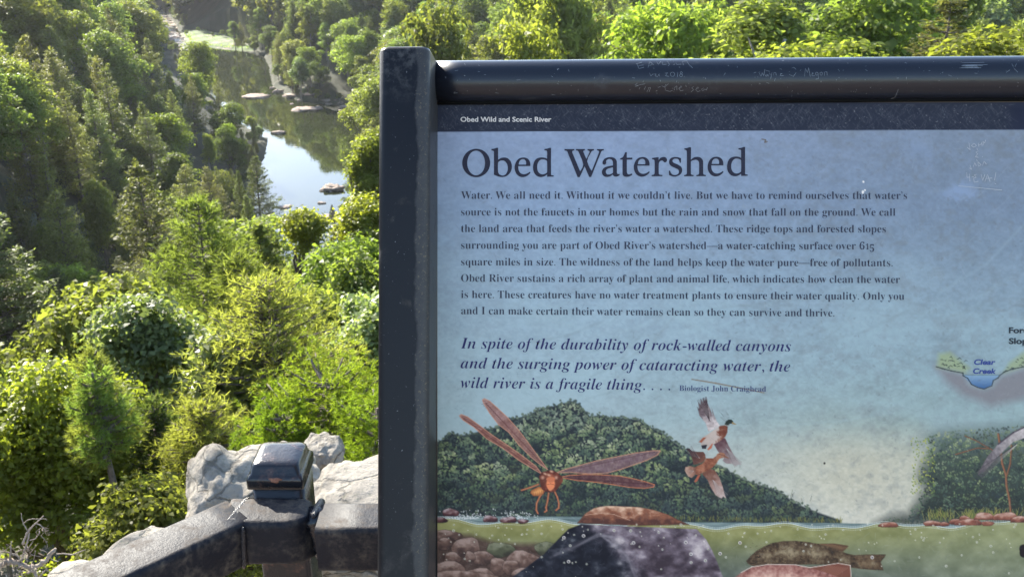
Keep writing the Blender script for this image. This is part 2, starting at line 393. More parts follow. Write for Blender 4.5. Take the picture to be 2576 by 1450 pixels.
def paint_panel():
    global IMG
    X, Y = GX, GY
    # sky: lavender blue at the top, paler turquoise, then warm white near the painted horizon
    s = lerp_stops(Y, [(330, col(136, 158, 196)), (520, col(135, 161, 196)), (760, col(148, 176, 201)), (930, col(154, 182, 201)), (1060, col(158, 183, 196)), (1320, col(196, 204, 204))])
    s2 = lerp_stops(Y, [(330, col(126, 146, 174)), (520, col(121, 143, 172)), (760, col(133, 159, 181)), (930, col(138, 166, 181)), (1060, col(140, 165, 170)), (1150, col(172, 180, 172)), (1320, col(200, 203, 196))])
    k = np.clip((X-1500)/900, 0, 1)[..., None]; s = s*(1-k)+s2*k
    glow = np.exp(-(((X-2140)/190)**2+((Y-1190)/110)**2))[..., None]; s = s*(1-.6*glow)+col(200, 200, 184)*.6*glow
    st = fbm(X/70, Y/55, seed=1, octv=6); st2 = fbm(X/16, Y/13, seed=2, octv=4); st3 = fbm(X/220+Y/400, Y/90-X/500, seed=3, octv=5)
    grey = col(112, 122, 132); s = s*(1+.035*fbm(X/8, Y/6, seed=4, octv=4)+.028*fbm(X/30, Y/24, seed=6, octv=5)-.035*np.clip((X-1700)/600, 0, 1)*np.clip((700-Y)/250, 0, 1))[..., None]
    a = np.clip((st*.45+st2*.75+.05*fbm(X/5, Y/5, seed=7, octv=2)+.10)*.95, 0, 1)*(.11+.24*np.clip((X-1450)/800, 0, 1)); s = s*(1-a[..., None])+grey*a[..., None]
    a = np.clip(st3*1.3, 0, 1)*.38*np.clip((Y-560)/260, 0, 1); s = s*(1-a[..., None])+col(160, 192, 210)*a[..., None]
    a = np.clip((fbm(X/60, Y/60, seed=8, octv=5)-.15)*1.5, 0, .5)*np.exp(-(((X-2420-1.05*(Y-490))/62)**2+((Y-500)/150)**2)); a = np.clip(a*1.7, 0, .85); s = s*(1-a[..., None])+col(134, 160, 200)*a[..., None]
    IMG = s
    # long wiping streaks
    for _ in range(150):
        x, y = ar.uniform(1300, 2560), ar.uniform(720, 1080); L = ar.uniform(60, 260); an = ar.normal(-.25, .3)
        c = col(158, 190, 208) if ar.random() < .6 else col(120, 140, 150)
        line([(x, y), (x+L*.5, y+L*.5*math.sin(an)), (x+L, y+L*math.sin(an*1.5))], c, ar.uniform(2, 7), ar.uniform(.06, .2), 6)
    # watershed diagram at the right
    fill(z8((900, 318), (1050, 355), (1095, 415), (1163, 440), (1208, 420), (1245, 370), (1378, 318), (1600, 300), (1600, 480), (1378, 490), (1200, 530), (1050, 470), (960, 400)), col(126, 128, 140), 26, .85)
    fill(z8((920, 250), (980, 240), (1085, 325), (1060, 350), (910, 322)), col(150, 170, 130), 14, .75)
    fill(z8((1270, 350), (1300, 300), (1378, 240), (1600, 200), (1600, 300), (1378, 318)), col(150, 170, 130), 14, .75)
    fill(z8((1050, 364), (1095, 415), (1163, 438), (1206, 418), (1212, 392), (1248, 364)), None, 1.6, 1, lambda x, y, d: lerp_stops(y, [(943, col(130, 165, 200)), (975, col(66, 104, 158))]))
    ink = col(44, 54, 60)
    line(z8((905, 318), (985, 340), (1050, 352), (1050, 366), (1075, 380), (1095, 413), (1130, 430), (1163, 438), (1206, 420), (1213, 392), (1238, 378), (1248, 364), (1275, 345), (1320, 330), (1378, 318), (1480, 300), (1600, 300)), ink, 2.2)
    line(z8((1050, 363), (1250, 363)), col(70, 105, 120), 1.3)
    for _ in range(46):
        if ar.random() < .5: q = (ar.uniform(930, 1090), ar.uniform(258, 335))
        else:
            q = (ar.uniform(1262, 1430), 0); q = (q[0], 355-(q[0]-1262)*.45-abs(ar.normal(0, 22)))
        (px, py), = z8(q); L = ar.uniform(3, 8); line([(px, py), (px+L*.5, py+ar.uniform(-3, 1)), (px+L, py+ar.uniform(-2, 3))], ink, 1.5, .75)
    # wooded hill
    H = z6((90, 862), (200, 780), (260, 800), (330, 790), (430, 760), (520, 740), (600, 690), (700, 670), (760, 650), (790, 625), (880, 600), (940, 590), (965, 573), (1010, 575), (1040, 562), (1085, 580), (1120, 620), (1160, 665), (1230, 660), (1300, 672), (1400, 680), (1500, 690), (1560, 730), (1620, 760), (1680, 790), (1740, 840), (1800, 880), (1880, 940), (1960, 985), (2050, 1010), (2100, 1030), (2200, 1090), (2300, 1130), (2400, 1160), (2500, 1200), (2560, 1250), (2640, 1290), (2740, 1330), (2900, 1385), (2900, 1410), (90, 1410))
    fill(H, col(44, 52, 60), 5)
    Rt = z8((560, 1162), (650, 1120), (740, 1110), (790, 1040), (830, 970), (800, 900), (830, 820), (870, 740), (850, 690), (900, 660), (1000, 650), (1150, 640), (1378, 615), (1700, 560), (2600, 500), (2600, 1165))
    fill([(x+10, y+4) for x, y in Rt], None, 44, .95, lambda x, y, d: lerp_stops(y, [(1070, col(104, 124, 128)), (1160, col(62, 76, 72)), (1300, col(38, 46, 46))]))
    def leafage(P, n, g, rise, tone, size=(3.0, 6.5), nc=420):
        q = inside(P, n, g); q = q[np.argsort(q[:, 1]+g.uniform(-14, 14, n))]
        cc = inside(P, nc, g); cr_ = g.uniform(13, 30, nc); ct = np.clip(g.normal(.52, .2, nc), .1, .95); cool = g.random(nc)
        D = np.hypot((q[:, None, 0]-cc[None, :, 0])/cr_, (q[:, None, 1]-cc[None, :, 1])/(cr_*.75)); k = D.argmin(1); dm = D.min(1)
        rel = (cc[k, 1]-q[:, 1])/(cr_[k]*.75)-.25*(q[:, 0]-cc[k, 0])/cr_[k]
        pal = [(0, col(30, 37, 44)), (.25, col(46, 60, 58)), (.5, col(78, 100, 78)), (.72, col(118, 140, 98)), (.88, col(154, 170, 124)), (1, col(184, 196, 158))]
        for (x, y), r, kk, d_ in zip(q, rel, k, dm):
            t = ct[kk]+.34*r-.16*max(0, d_-.8)+g.normal(0, .13)
            t = np.clip(t*np.clip(1.22-(y-rise)/300, .30, 1), 0, 1); base = lerp_stops(np.array(t), pal)
            if cool[kk] > .62: base = base*.78+col(92, 112, 124)*.22
            elif cool[kk] < .16: base = base*.85+col(150, 146, 84)*.15
            far = np.clip((rise+40-y)/70, 0, 1); base = base*(1-.35*far)+col(112, 128, 132)*.35*far; base = base*.90+col(122, 138, 146)*.10
            dab(x, y, g.uniform(*size), g.uniform(size[0]*.6, size[1]*.6), g.uniform(0, 3.1), base, g.uniform(.6, .95))
    leafage([(x, y+4) for x, y in H], 9500, ar, 1075, 0)
    leafage([(x+3, y+6) for x, y in Rt[:-2]+[(2640, 1318)]], 3600, ar, 1090, 5, (2.4, 5.2), 230)
    hp = np.array(H[:38])
    for (x0, y0), (x1, y1) in zip(hp[:-1], hp[1:]):
        for t in np.arange(0, 1, 3.5/max(4, math.hypot(x1-x0, y1-y0))):
            dab(x0+(x1-x0)*t+ar.normal(0, 2), y0+(y1-y0)*t+ar.normal(-1, 3), ar.uniform(3, 6), ar.uniform(2.5, 5), ar.uniform(0, 3), lerp_stops(np.array(ar.random()), [(0, col(52, 64, 66)), (1, col(110, 128, 108))]), .8)
    for _ in range(160):                                # loose leaves at the edge of the right wood
        x, y = z8((ar.uniform(770, 900), ar.uniform(700, 1000)))[0]; dab(x, y, 3.4, 1.9, ar.uniform(0, 3), col(110, 135, 78) if ar.random() < .6 else col(168, 178, 90), .8)
    bark = col(150, 106, 82)
    for w_, pl in ((9, ((1308, 1105), (1300, 1030), (1285, 960), (1282, 900), (1262, 840), (1255, 780), (1240, 680))), (6, ((1284, 910), (1305, 840), (1312, 740))), (3.5, ((1258, 800), (1200, 760), (1130, 755), (1060, 775), (1010, 790))), (3, ((1190, 755), (1120, 715), (1060, 690)))):
        line(z8(*pl), col(84, 66, 58), w_*.47+1.5, .9); line(z8(*[(x-2, y) for x, y in pl]), bark, w_*.40, .9)
    # dark stems and grass at the foot of the wood
    for _ in range(260):
        x = ar.uniform(1100, 2040); y = ar.uniform(1225, 1290)+max(0, (x-1700)*.08); line([(x, y), (x+ar.normal(0, 6), y-ar.uniform(8, 24))], col(26, 32, 36) if ar.random() < .7 else col(88, 96, 72), 1.2, .5)
    for _ in range(420):
        x = ar.uniform(1480, 2120); y = 1302+max(0, (x-1300)*.014)+ar.uniform(-6, 4); line([(x, y), (x+ar.normal(0, 2), y-ar.uniform(4, 11))], col(128, 128, 70) if ar.random() < .6 else col(86, 100, 62), 1.3, .6)
    for _ in range(260):
        x, y = z8((ar.choice([905, 960, 1080, 1110, 1180, 1240, 1330])+ar.normal(0, 26), ar.uniform(1115, 1150)))[0]; line([(x, y), (x+ar.normal(0, 7), y-ar.uniform(8, 24))], col(150, 148, 86) if ar.random() < .6 else col(96, 112, 64), 1.4, .7)
    # water surface strip and the green water below
    def surf(x): return 1310+5*np.sin(x/46)+3*np.sin(x/19+1)+np.interp(x, [1100, 1240, 1430, 1800, 2300, 2600], [-4, 2, 4, 12, 12, 2])
    sx = np.concatenate([np.arange(1096, 2640, 6), np.arange(2640, 4200, 30)])
    up = np.interp(sx, [1100, 1480, 1740, 2100, 2300, 2600], [1297, 1298, 1312, 1314, 1318, 1312])
    fill(np.concatenate([np.stack([sx, up], 1), np.stack([sx, surf(sx)+3], 1)[::-1]]), None, 1.8, 1, lambda x, y, d: col(112, 134, 140)+20*fbm(x/40, y/3, seed=5)[..., None])
    wp = np.concatenate([np.stack([sx, surf(sx)], 1), [[4200, 2400], [1090, 2400]]])
    def water(x, y, d):
        c = lerp_stops(y, [(1310, col(146, 149, 98)), (1350, col(132, 138, 94)), (1400, col(108, 118, 100)), (1450, col(94, 105, 102)), (1700, col(70, 88, 96))])
        kx = np.clip((x-2050)/400, 0, 1)[..., None]; c = c*(1-kx*.55)+col(140, 152, 124)*kx*.55
        return c+fbm(x/30, y/22, seed=9, octv=5)[..., None]*14
    fill(wp, None, 1.8, 1, water)
    for off, a in ((0, .95), (-4, .5), (5, .35)):
        line(np.stack([sx, surf(sx)+off], 1), col(206, 222, 226), 1.8, a)
    for _ in range(240):                                # splash on the left
        x = ar.choice([1175, 1145, 1300])+ar.normal(0, 26); y = 1304-abs(ar.normal(0, 10)); dab(x, y, ar.uniform(1.2, 3), ar.uniform(1.2, 2.4), 0, col(214, 222, 232), .75)
    def stone(P, c0, c1, c2, lx=-.5, soft=2.0):
        P = np.asarray(P, float); cx, cy = P.mean(0); ry = np.ptp(P[:, 1])/2; rx = np.ptp(P[:, 0])/2
        def f(x, y, d):
            n = fbm(x/14, y/10, seed=12, octv=5); t = np.clip(.5-(y-cy)/(2*ry)*1.0+lx*(x-cx)/(2*rx)*.4+n*.35, 0, 1)
            return lerp_stops(t, [(0, c0), (.5, c1), (1, c2)])
        fill(P, None, soft, 1, f); line(list(P)+[P[0]], c0*.7, 1.2, .4)
    def blob(cx, cy, rx, ry, n=16, flat=0):
        t = np.linspace(0, 2*math.pi, n, endpoint=False); r = 1+.08*np.sin(3*t+cx)+.05*np.sin(5*t+cy)
        return np.stack([cx+rx*r*np.cos(t), np.minimum(cy+ry*r*np.sin(t), cy+(flat if flat else 9e9))], 1)
    for q in ((120, 60, 44, 24), (75, 88, 40, 14), (290, 85, 40, 18), (370, 88, 46, 16), (430, 92, 30, 10)):
        (px, py), = z7(q[:2]); stone(blob(px, py, q[2]*.5875*.8, q[3]*.5875, flat=6), col(52, 36, 46), col(96, 64, 68), col(186, 172, 182))
    stone(z6((1075, 1405), (1130, 1340), (1190, 1302), (1240, 1290), (1300, 1285), (1400, 1290), (1500, 1294), (1600, 1312), (1700, 1345), (1780, 1385), (1850, 1415), (1500, 1422), (1200, 1410)), col(84, 56, 52), col(138, 92, 74), col(214, 184, 164), .0)
    line(z6((1130, 1350), (1240, 1335), (1330, 1345), (1440, 1385)), col(206, 176, 160), 1.6, .7)
    for q in ((650, 1170, 54, 17), (885, 1164, 50, 19), (950, 1165, 26, 12), (1010, 1155, 34, 20), (1058, 1135, 30, 16), (1080, 1160, 76, 24), (1165, 1130, 58, 28), (1182, 1162, 34, 14), (1280, 1132, 68, 32), (1350, 1145, 44, 24), (1420, 1140, 60, 30)):
        (px, py), = z8(q[:2]); stone(blob(px, py, q[2]*.4673, q[3]*.4673, flat=5), col(92, 58, 54), col(142, 92, 80), col(196, 168, 158))
    fill(z7((55, 150), (200, 150), (330, 190), (520, 190), (560, 230), (480, 300), (400, 360), (400, 900), (40, 900)), None, 16, .92, lambda x, y, d: col(74, 58, 56)+14*fbm(x/12, y/9, seed=13)[..., None])
    for q in ((95, 150, 85, 22), (90, 185, 50, 22), (185, 200, 78, 36), (125, 245, 46, 22), (330, 210, 80, 26), (255, 245, 60, 26), (200, 240, 30, 20), (425, 260, 95, 38), (525, 205, 60, 26), (320, 285, 46, 36), (375, 285, 46, 28), (440, 315, 75, 26), (100, 300, 110, 34), (240, 320, 90, 26), (160, 345, 200, 40)):
        (px, py), = z7(q[:2]); g = q[0] > 280 and q[1] < 230; px += 2; py += 3; q = (q[0], q[1], q[2]*1.28, q[3]*1.25)
        stone(blob(px, py, q[2]*.5875*.62, q[3]*.5875), col(58, 58, 52) if g else col(62, 50, 50), col(80, 86, 70) if g else col(102, 82, 77), col(122, 128, 110) if g else col(160, 142, 138))
    # the big half sunk boulder
    B = z7((370, 340), (450, 285), (520, 232), (590, 160), (625, 125), (680, 104), (800, 110), (1000, 118), (1175, 125), (1215, 170), (1240, 215), (1262, 265), (1290, 340), (1290, 800), (250, 800))
    def bf(x, y, d):
        n = fbm(x/46, y/34, seed=14, octv=5); n2 = fbm(x/20, y/14, seed=15, octv=4)
        edge = 1062.6+.5875*np.interp((y-1255.8)/.5875, [100, 150, 200, 260, 331, 500], [700, 770, 830, 880, 905, 960])
        lit = 1/(1+np.exp(-(x-edge+n2*16)/13))
        t = np.clip(.44+.6*n+.22*n2, 0, 1); a_ = lerp_stops(t, [(0, col(58, 50, 62)), (.45, col(104, 96, 112)), (.75, col(148, 142, 158)), (1, col(188, 184, 194))])
        b_ = lerp_stops(np.clip(.3+.5*n2+.3*n, 0, 1), [(0, col(24, 26, 38)), (.6, col(40, 44, 58)), (1, col(86, 92, 104))])
        return b_*(1-lit[..., None])+a_*lit[..., None]
    fill(B, None, 2.5, 1, bf)
    for pl in (((770, 150), (830, 195), (890, 260), (920, 331)), ((560, 235), (640, 210), (760, 150), (820, 160))):
        for _ in range(5): line([(x+ar.normal(0, 5), y+ar.normal(0, 4)) for x, y in z7(*pl)], col(150, 150, 165), ar.uniform(2, 6), .22, 5)
    # fish
    F1 = z7((1386, 262), (1405, 240), (1430, 218), (1465, 198), (1500, 184), (1545, 176), (1600, 175), (1650, 180), (1690, 187), (1740, 200), (1790, 218), (1820, 230), (1850, 236), (1900, 234), (1985, 233), (1978, 248), (1962, 266), (1970, 285), (1974, 301), (1930, 300), (1880, 296), (1840, 290), (1800, 280), (1740, 277), (1680, 276), (1600, 277), (1540, 277), (1480, 276), (1420, 284), (1398, 276))
    def ff(c0, c1, c2, bars):
        def f(x, y, d):
            n = fbm(x/6, y/6, seed=21, octv=3); b = .5+.5*np.sin(x/11+2*fbm(x/30, y/30, seed=22))
            t = np.clip(.35+(-d)/46+n*.22-b*bars*np.clip(-d/12, 0, 1), 0, 1); return lerp_stops(t, [(0, c0), (.4, c1), (1, c2)])
        return f
    fill(z7((1688, 188), (1760, 186), (1826, 196), (1812, 212), (1800, 222), (1750, 212)), col(92, 72, 58), 1.6)
    fill(F1, None, 1.8, 1, ff(col(42, 36, 34), col(84, 70, 56), col(150, 140, 118), .32))
    for i in range(9): line(z7((1850+i*3, 246+i*4), (1900, 240+i*6), (1965, 238+i*7)), col(126, 98, 74), 1.2, .5)
    for i in range(8): line(z7((1700+i*12, 190+i*3), (1760+i*9, 192+i*2)), col(140, 112, 86), 1.1, .6)
    line(z7((1392, 270), (1420, 272), (1438, 262)), col(40, 34, 32), 1.6, .8); dab(*z7((1441, 243))[0], 4, 4, 0, col(30, 26, 26)); dab(*z7((1439, 241))[0], 1.4, 1.4, 0, col(190, 150, 120))
    for _ in range(220):
        x, y = z7((ar.uniform(1400, 1700), ar.uniform(185, 270)))[0]; dab(x, y, 2, 1.2, 0, col(168, 150, 118) if ar.random() < .4 else col(50, 42, 38), .35)
    F2 = z7((1320, 345), (1365, 312), (1410, 288), (1480, 277), (1540, 275), (1600, 279), (1660, 292), (1720, 308), (1780, 330), (1800, 345), (1860, 420), (1300, 420))
    fill(z7((1640, 290), (1710, 282), (1780, 272), (1832, 281), (1836, 340), (1760, 335), (1700, 312)), col(118, 76, 66), 1.6)
    for i in range(10): line(z7((1690+i*8, 312+i*2), (1740+i*9, 282+i)), col(172, 128, 112), 1.2, .6)
    fill(F2, None, 1.8, 1, ff(col(84, 50, 52), col(150, 104, 100), col(208, 176, 168), .25))
    line(z7((1365, 311), (1410, 287), (1480, 276), (1600, 278), (1660, 290), (1780, 271), (1832, 280), (1836, 331)), col(226, 216, 212), 1.8, .85)
    fill(blob(2578, 1384, 15, 17), col(34, 30, 34), 2)
    for _ in range(150):                                # bubbles
        x = ar.uniform(1110, 2575); y = 1316+abs(ar.normal(0, 42)) if ar.random() < .8 else ar.uniform(1330, 1450)
        if y > 1456: continue
        r = ar.uniform(1.6, 4.6)*(1.2 if ar.random() < .15 else .8)
        dab(x, y, r, r, 0, col(222, 226, 222), .65, .4)
        if r > 2.6: dab(x+.3, y+.4, r*.55, r*.55, 0, col(120, 130, 118), .8, .5)
    for q in ((606, 162), (690, 154), (904, 184), (1128, 182), (626, 264), (1275, 230), (1360, 184), (1926, 246), (1150, 232)):
        (px, py), = z7(q); dab(px, py, 5, 5, 0, col(220, 220, 224), .9, .3); dab(px, py+.3, 3, 3, 0, col(90, 92, 100), .9, .4)
    # dragonfly
    def wing(P, c, vein, edge):
        fill(P, None, 1.8, .80, lambda x, y, d: np.asarray(c)+20*fbm(x/9, y/9, seed=31)[..., None]+np.clip(-d/10, 0, 1)[..., None]*col(8, 6, 10))
        P = np.array(P); root = P[0]; tip = P[np.argmax(np.hypot(*(P-root).T))]; ax = tip-root; L = np.hypot(*ax); ax /= L; nx = np.array([-ax[1], ax[0]])
        for k in np.linspace(.08, .97, int(L/4.2)):
            q = root+ax*L*k; s_ = (P-q)@ax; near = P[np.abs(s_) < 26]
            if len(near) < 2: continue
            h = (near-q)@nx; lo, hi = h.min()*.86, h.max()*.86
            line([q+nx*lo+ax*4, q+nx*(lo+hi)*.5, q+nx*hi-ax*5], vein, 1.1, .55)
        for f_ in (.35, .62): line([root, root+(ax*L*.5+nx*6*(f_-.5)), tip-ax*L*.05], vein, 1.2, .6)
        line(list(P)+[P[0]], edge, 1.8, .9)
    rw, vn, ed = col(158, 104, 94), col(88, 54, 56), col(198, 146, 126)
    wing(z9((868, 655), (820, 625), (740, 560), (650, 470), (570, 370), (490, 310), (420, 220), (372, 140), (366, 118), (382, 110), (420, 128), (480, 180), (560, 255), (640, 345), (720, 450), (800, 560)), rw+col(2, 14, 18), vn, ed)
    wing(z9((826, 692), (760, 655), (640, 580), (520, 490), (400, 420), (300, 330), (215, 275), (187, 242), (202, 232), (250, 250), (340, 315), (440, 390), (560, 470), (680, 555), (780, 632)), rw, vn, ed)
    lw = col(132, 108, 116)
    wing(z9((940, 682), (1010, 655), (1120, 625), (1250, 590), (1400, 560), (1560, 528), (1690, 512), (1742, 514), (1720, 545), (1640, 585), (1540, 620), (1440, 655), (1330, 685), (1200, 692), (1060, 680)), lw, col(86, 62, 72), col(204, 150, 126))
    wing(z9((964, 718), (1040, 702), (1150, 696), (1290, 698), (1420, 706), (1540, 730), (1640, 755), (1698, 775), (1690, 792), (1620, 803), (1500, 795), (1380, 775), (1240, 755), (1100, 742)), col(108, 70, 74), col(62, 38, 46), col(206, 128, 94))
    legc = col(186, 122, 92)
    for pl in (((800, 772), (740, 795), (668, 818)), ((845, 820), (808, 870), (785, 920), (782, 970), (795, 996)), ((878, 840), (870, 900), (858, 950), (862, 975), (848, 985)), ((920, 818), (945, 870), (958, 920), (955, 955), (935, 972))):
        line(z9(*pl), col(96, 58, 50), 5, .8); line(z9(*pl), legc, 3.2, .95)
    fill(z9((850, 800), (800, 790), (745, 818), (735, 838), (760, 862), (800, 862), (840, 845)), None, 1.8, 1, lambda x, y, d: lerp_stops(np.clip(-d/9, 0, 1), [(0, col(150, 90, 60)), (1, col(226, 168, 106))]))
    for i in range(6): line(z9((756+i*16, 812+i*2), (760+i*16, 856-i)), col(142, 84, 58), 1.2, .6)
    fill(blob(*z9((892, 746))[0], 29, 28), None, 1.8, 1, lambda x, y, d: lerp_stops(np.clip(-d/24+.3*fbm(x/7, y/7, seed=41), 0, 1), [(0, col(86, 46, 42)), (.5, col(142, 80, 66)), (1, col(186, 116, 84))]))
    for ex_, rx_ in ((840, 13), (945, 11)):
        dab(*z9((ex_, 745))[0], rx_*1.1, 21, 0, col(92, 54, 46), .85, .7); dab(*z9((ex_-8, 720))[0], rx_*.5, 7, .5, col(214, 166, 146), .8, .8)
    fill(blob(*z9((893, 775))[0], 11, 14), col(222, 138, 98), 1.8); fill(blob(*z9((895, 735))[0], 11, 7), col(196, 118, 88), 1.8); line(z9((860, 775), (893, 768), (925, 776)), col(140, 70, 58), 1.3, .8)
    for q in ((850, 690), (900, 672), (880, 700)): dab(*z9(q)[0], 7, 4, .4, col(224, 190, 166), .8, .8)
    # ducks
    br, dk, wh = col(112, 76, 66), col(58, 42, 50), col(206, 202, 208)
    def feathers(P, root, tip, c0, c1, n=9, spread=.3):
        fill(P, None, 1.8, 1, lambda x, y, d: lerp_stops(np.clip(((x-root[0])*(tip[0]-root[0])+(y-root[1])*(tip[1]-root[1]))/((tip[0]-root[0])**2+(tip[1]-root[1])**2)+.2*fbm(x/7, y/7, seed=51), 0, 1), [(0, c0), (1, c1)]))
        for k in range(n):
            a = np.array(root)+(np.array(tip)-root)*.3; b = np.array(tip)+np.array([-(tip[1]-root[1]), tip[0]-root[0]])*spread*(k/(n-1)-.5)
            line([a, b], c1*.6, 1.1, .5); line([a+(2, 1), b+(2, 1)], wh, .9, .3)
    feathers(z9((2115, 365), (2095, 300), (2045, 240), (2028, 172), (2042, 190), (2035, 135), (2055, 160), (2056, 112), (2072, 140), (2075, 98), (2088, 130), (2095, 94), (2110, 150), (2135, 205), (2150, 250), (2140, 180), (2160, 240), (2180, 285), (2205, 318), (2160, 345)), z9((2150, 350))[0], z9((2065, 110))[0], wh, dk)
    feathers(z9((2150, 450), (2210, 415), (2245, 415), (2270, 470), (2300, 525), (2330, 575), (2372, 618), (2340, 620), (2325, 632), (2300, 615), (2255, 612), (2225, 590), (2240, 560), (2190, 520)), z9((2210, 440))[0], z9((2345, 620))[0], col(92, 66, 74), wh*.8)
    fill(z9((2048, 440), (2060, 415), (2110, 385), (2160, 350), (2205, 320), (2240, 315), (2265, 325), (2262, 370), (2245, 405), (2200, 440), (2140, 470), (2080, 490), (2060, 470)), None, 1.8, 1, lambda x, y, d: lerp_stops(np.clip((x-1770)/60+.2*fbm(x/6, y/6, seed=52), 0, 1), [(0, col(176, 168, 166)), (.55, col(190, 180, 178)), (.8, col(120, 74, 60)), (1, col(104, 60, 50))]))
    fill(z9((2040, 445), (2075, 410), (2100, 408), (2062, 450)), col(150, 86, 66), 1.6); fill(z9((2060, 470), (2105, 465), (2095, 498), (2065, 495)), col(46, 44, 54), 1.6)
    fill(z9((2105, 500), (2140, 460), (2152, 455), (2140, 492), (2115, 510)), col(176, 104, 84), 1.6)
    fill(z9((2238, 312), (2250, 285), (2270, 270), (2292, 270), (2306, 284), (2306, 300), (2280, 305), (2265, 322)), col(40, 50, 48), 1.6); fill(z9((2300, 288), (2332, 308), (2322, 311), (2296, 305)), col(150, 132, 96), 1.4); line(z9((2240, 312), (2266, 318)), col(220, 220, 220), 1.3, .8)
    feathers(z9((2000, 620), (1985, 560), (1965, 520), (1940, 500), (1968, 495), (1990, 515), (2030, 520), (2075, 520), (2090, 540), (2095, 575), (2070, 600), (2030, 615)), z9((2070, 590))[0], z9((1960, 505))[0], br, dk, 7, .5)
    feathers(z9((2065, 690), (2130, 650), (2165, 665), (2200, 720), (2225, 790), (2240, 850), (2252, 880), (2230, 865), (2215, 880), (2195, 870), (2170, 855), (2130, 790), (2110, 740)), z9((2110, 680))[0], z9((2228, 872))[0], br, col(196, 180, 180), 8, .35)
    fill(z9((2000, 690), (2010, 640), (2070, 610), (2100, 570), (2150, 570), (2180, 550), (2195, 560), (2185, 600), (2150, 640), (2100, 670), (2030, 700)), None, 1.8, 1, lambda x, y, d: lerp_stops(np.clip(.5+.5*fbm(x/6, y/6, seed=53), 0, 1), [(0, col(112, 66, 52)), (1, col(172, 120, 98))]))
    feathers(z9((2020, 645), (1975, 630), (1938, 640), (1932, 665), (1945, 690), (1960, 712), (1985, 722), (2010, 700), (2020, 675)), z9((2020, 660))[0], z9((1940, 680))[0], br, col(190, 160, 146), 6, .8)
    fill(z9((2170, 575), (2180, 540), (2205, 525), (2235, 530), (2248, 548), (2235, 565), (2200, 575), (2185, 595)), col(156, 112, 92), 1.6); fill(z9((2238, 545), (2275, 568), (2262, 572), (2232, 562)), col(128, 92, 78), 1.4); line(z9((2195, 538), (2240, 550)), col(70, 48, 46), 1.2, .7)
    fill(z9((2005, 748), (2035, 700), (2055, 695), (2030, 745), (2012, 758)), col(164, 96, 78), 1.5)
    for pl in (((2200, 210), (2225, 235)), ((2215, 225), (2235, 250)), ((2250, 210), (2270, 235)), ((2210, 255), (2240, 280))): line(z9(*pl), col(96, 110, 116), 1.2, .5)
    # wing of a large bird entering from the right
    feathers(z8((1500, 600), (1420, 628), (1378, 642), (1320, 672), (1240, 732), (1182, 800), (1142, 868), (1126, 908), (1150, 884), (1164, 884), (1210, 832), (1260, 780), (1320, 722), (1378, 702), (1500, 680)), z8((1420, 665))[0], z8((1135, 900))[0], col(196, 194, 200), col(80, 76, 86), 10, .12)
    line(z8((1500, 600), (1378, 644), (1320, 672), (1240, 734)), col(66, 58, 74), 4, .8)
    # header band with hairline scratches
    hb = [(1090, 250), (4200, 250), (4200, 318), (2576, 326), (1090, 331.5)]
    fill(hb, None, 1.6, 1, lambda x, y, d: col(40, 47, 66)+fbm(x/40, y/20, seed=61)[..., None]*3-np.clip((x-2520)/40, 0, 1)[..., None]*col(6, 6, 2))
    for _ in range(1500):
        x, y = ar.uniform(1102, 2540), ar.uniform(262, 327); a = ar.choice([-1, 1])*ar.uniform(.5, 1.35); L = ar.uniform(5, 26)
        y1 = np.clip(y+L*math.sin(a), 262, 327); line([(x, y), (x+L*math.cos(a)*.5+ar.normal(0, 1.2), (y+y1)/2), (x+L*math.cos(a), y1)], col(104, 114, 128), ar.uniform(.5, 1.0), ar.uniform(.15, .5), 1.5)
    for _ in range(260): dab(ar.uniform(1102, 2530), ar.uniform(262, 327), 1.6, 1.6, 0, col(150, 158, 168), ar.uniform(.2, .7))
    # fine crazing and grime over the whole print
    for _ in range(6500):
        x, y = ar.uniform(1102, 2576), ar.uniform(333, 1452); a = ar.uniform(0, math.pi); L = ar.uniform(4, 16); d_ = ar.random() < .5
        line([(x, y), (x+L*math.cos(a), y+L*math.sin(a))], col(92, 102, 116) if d_ else col(178, 192, 208), ar.uniform(.6, 1.3), ar.uniform(.08, .22), 1.7)
    for _ in range(500):
        x, y = ar.uniform(1800, 2576), ar.uniform(340, 1300); dab(x, y, ar.uniform(1.5, 7), ar.uniform(1.2, 4), ar.uniform(0, 3), col(102, 112, 122), ar.uniform(.08, .3))
    for x, y, r in ((2172, 457, 3.2), (2171, 482, 4.0), (2176, 478, 2.4), (2170, 485, 2.5)): dab(x, y, r, r*1.1, 0, col(236, 240, 246), 1, .5)
    line([(1917, 350), (1926, 352), (1924, 358), (1930, 356)], col(92, 84, 78), 3, .8); dab(2074, 1164, 3.4, 3.8, .4, col(52, 46, 46), 1, .5)
    for _ in range(3): line([(1741+ar.normal(0, 1), 953), (1800, 963+ar.normal(0, 1)), (1850, 972+ar.normal(0, 1)), (1922, 987)], col(122, 106, 88), 1.8, .55)
    for _ in range(16):
        x, y = ar.uniform(2300, 2570), ar.uniform(480, 1150); L = ar.uniform(30, 110); a = ar.normal(-.5, .5); line([(x, y), (x+L*.5, y+L*.5*math.sin(a)), (x+L, y+L*math.sin(a*1.4))], col(150, 170, 190), 1.2, .35)
paint_panel()
def to_lin(c):
    c = np.clip(c/255.0, 0, 1); return np.where(c <= .04045, c/12.92, ((c+.055)/1.055)**2.4)
def pigment(c): return np.clip(to_lin(np.asarray(c, float))/PANEL_ILLUM, 0.003, .9)
pv = PP(GX, GY, 0.0).reshape(-1, 3)
ny, nx = GX.shape; ii, jj = np.meshgrid(np.arange(ny-1), np.arange(nx-1), indexing='ij'); ii = ii.ravel(); jj = jj.ravel()
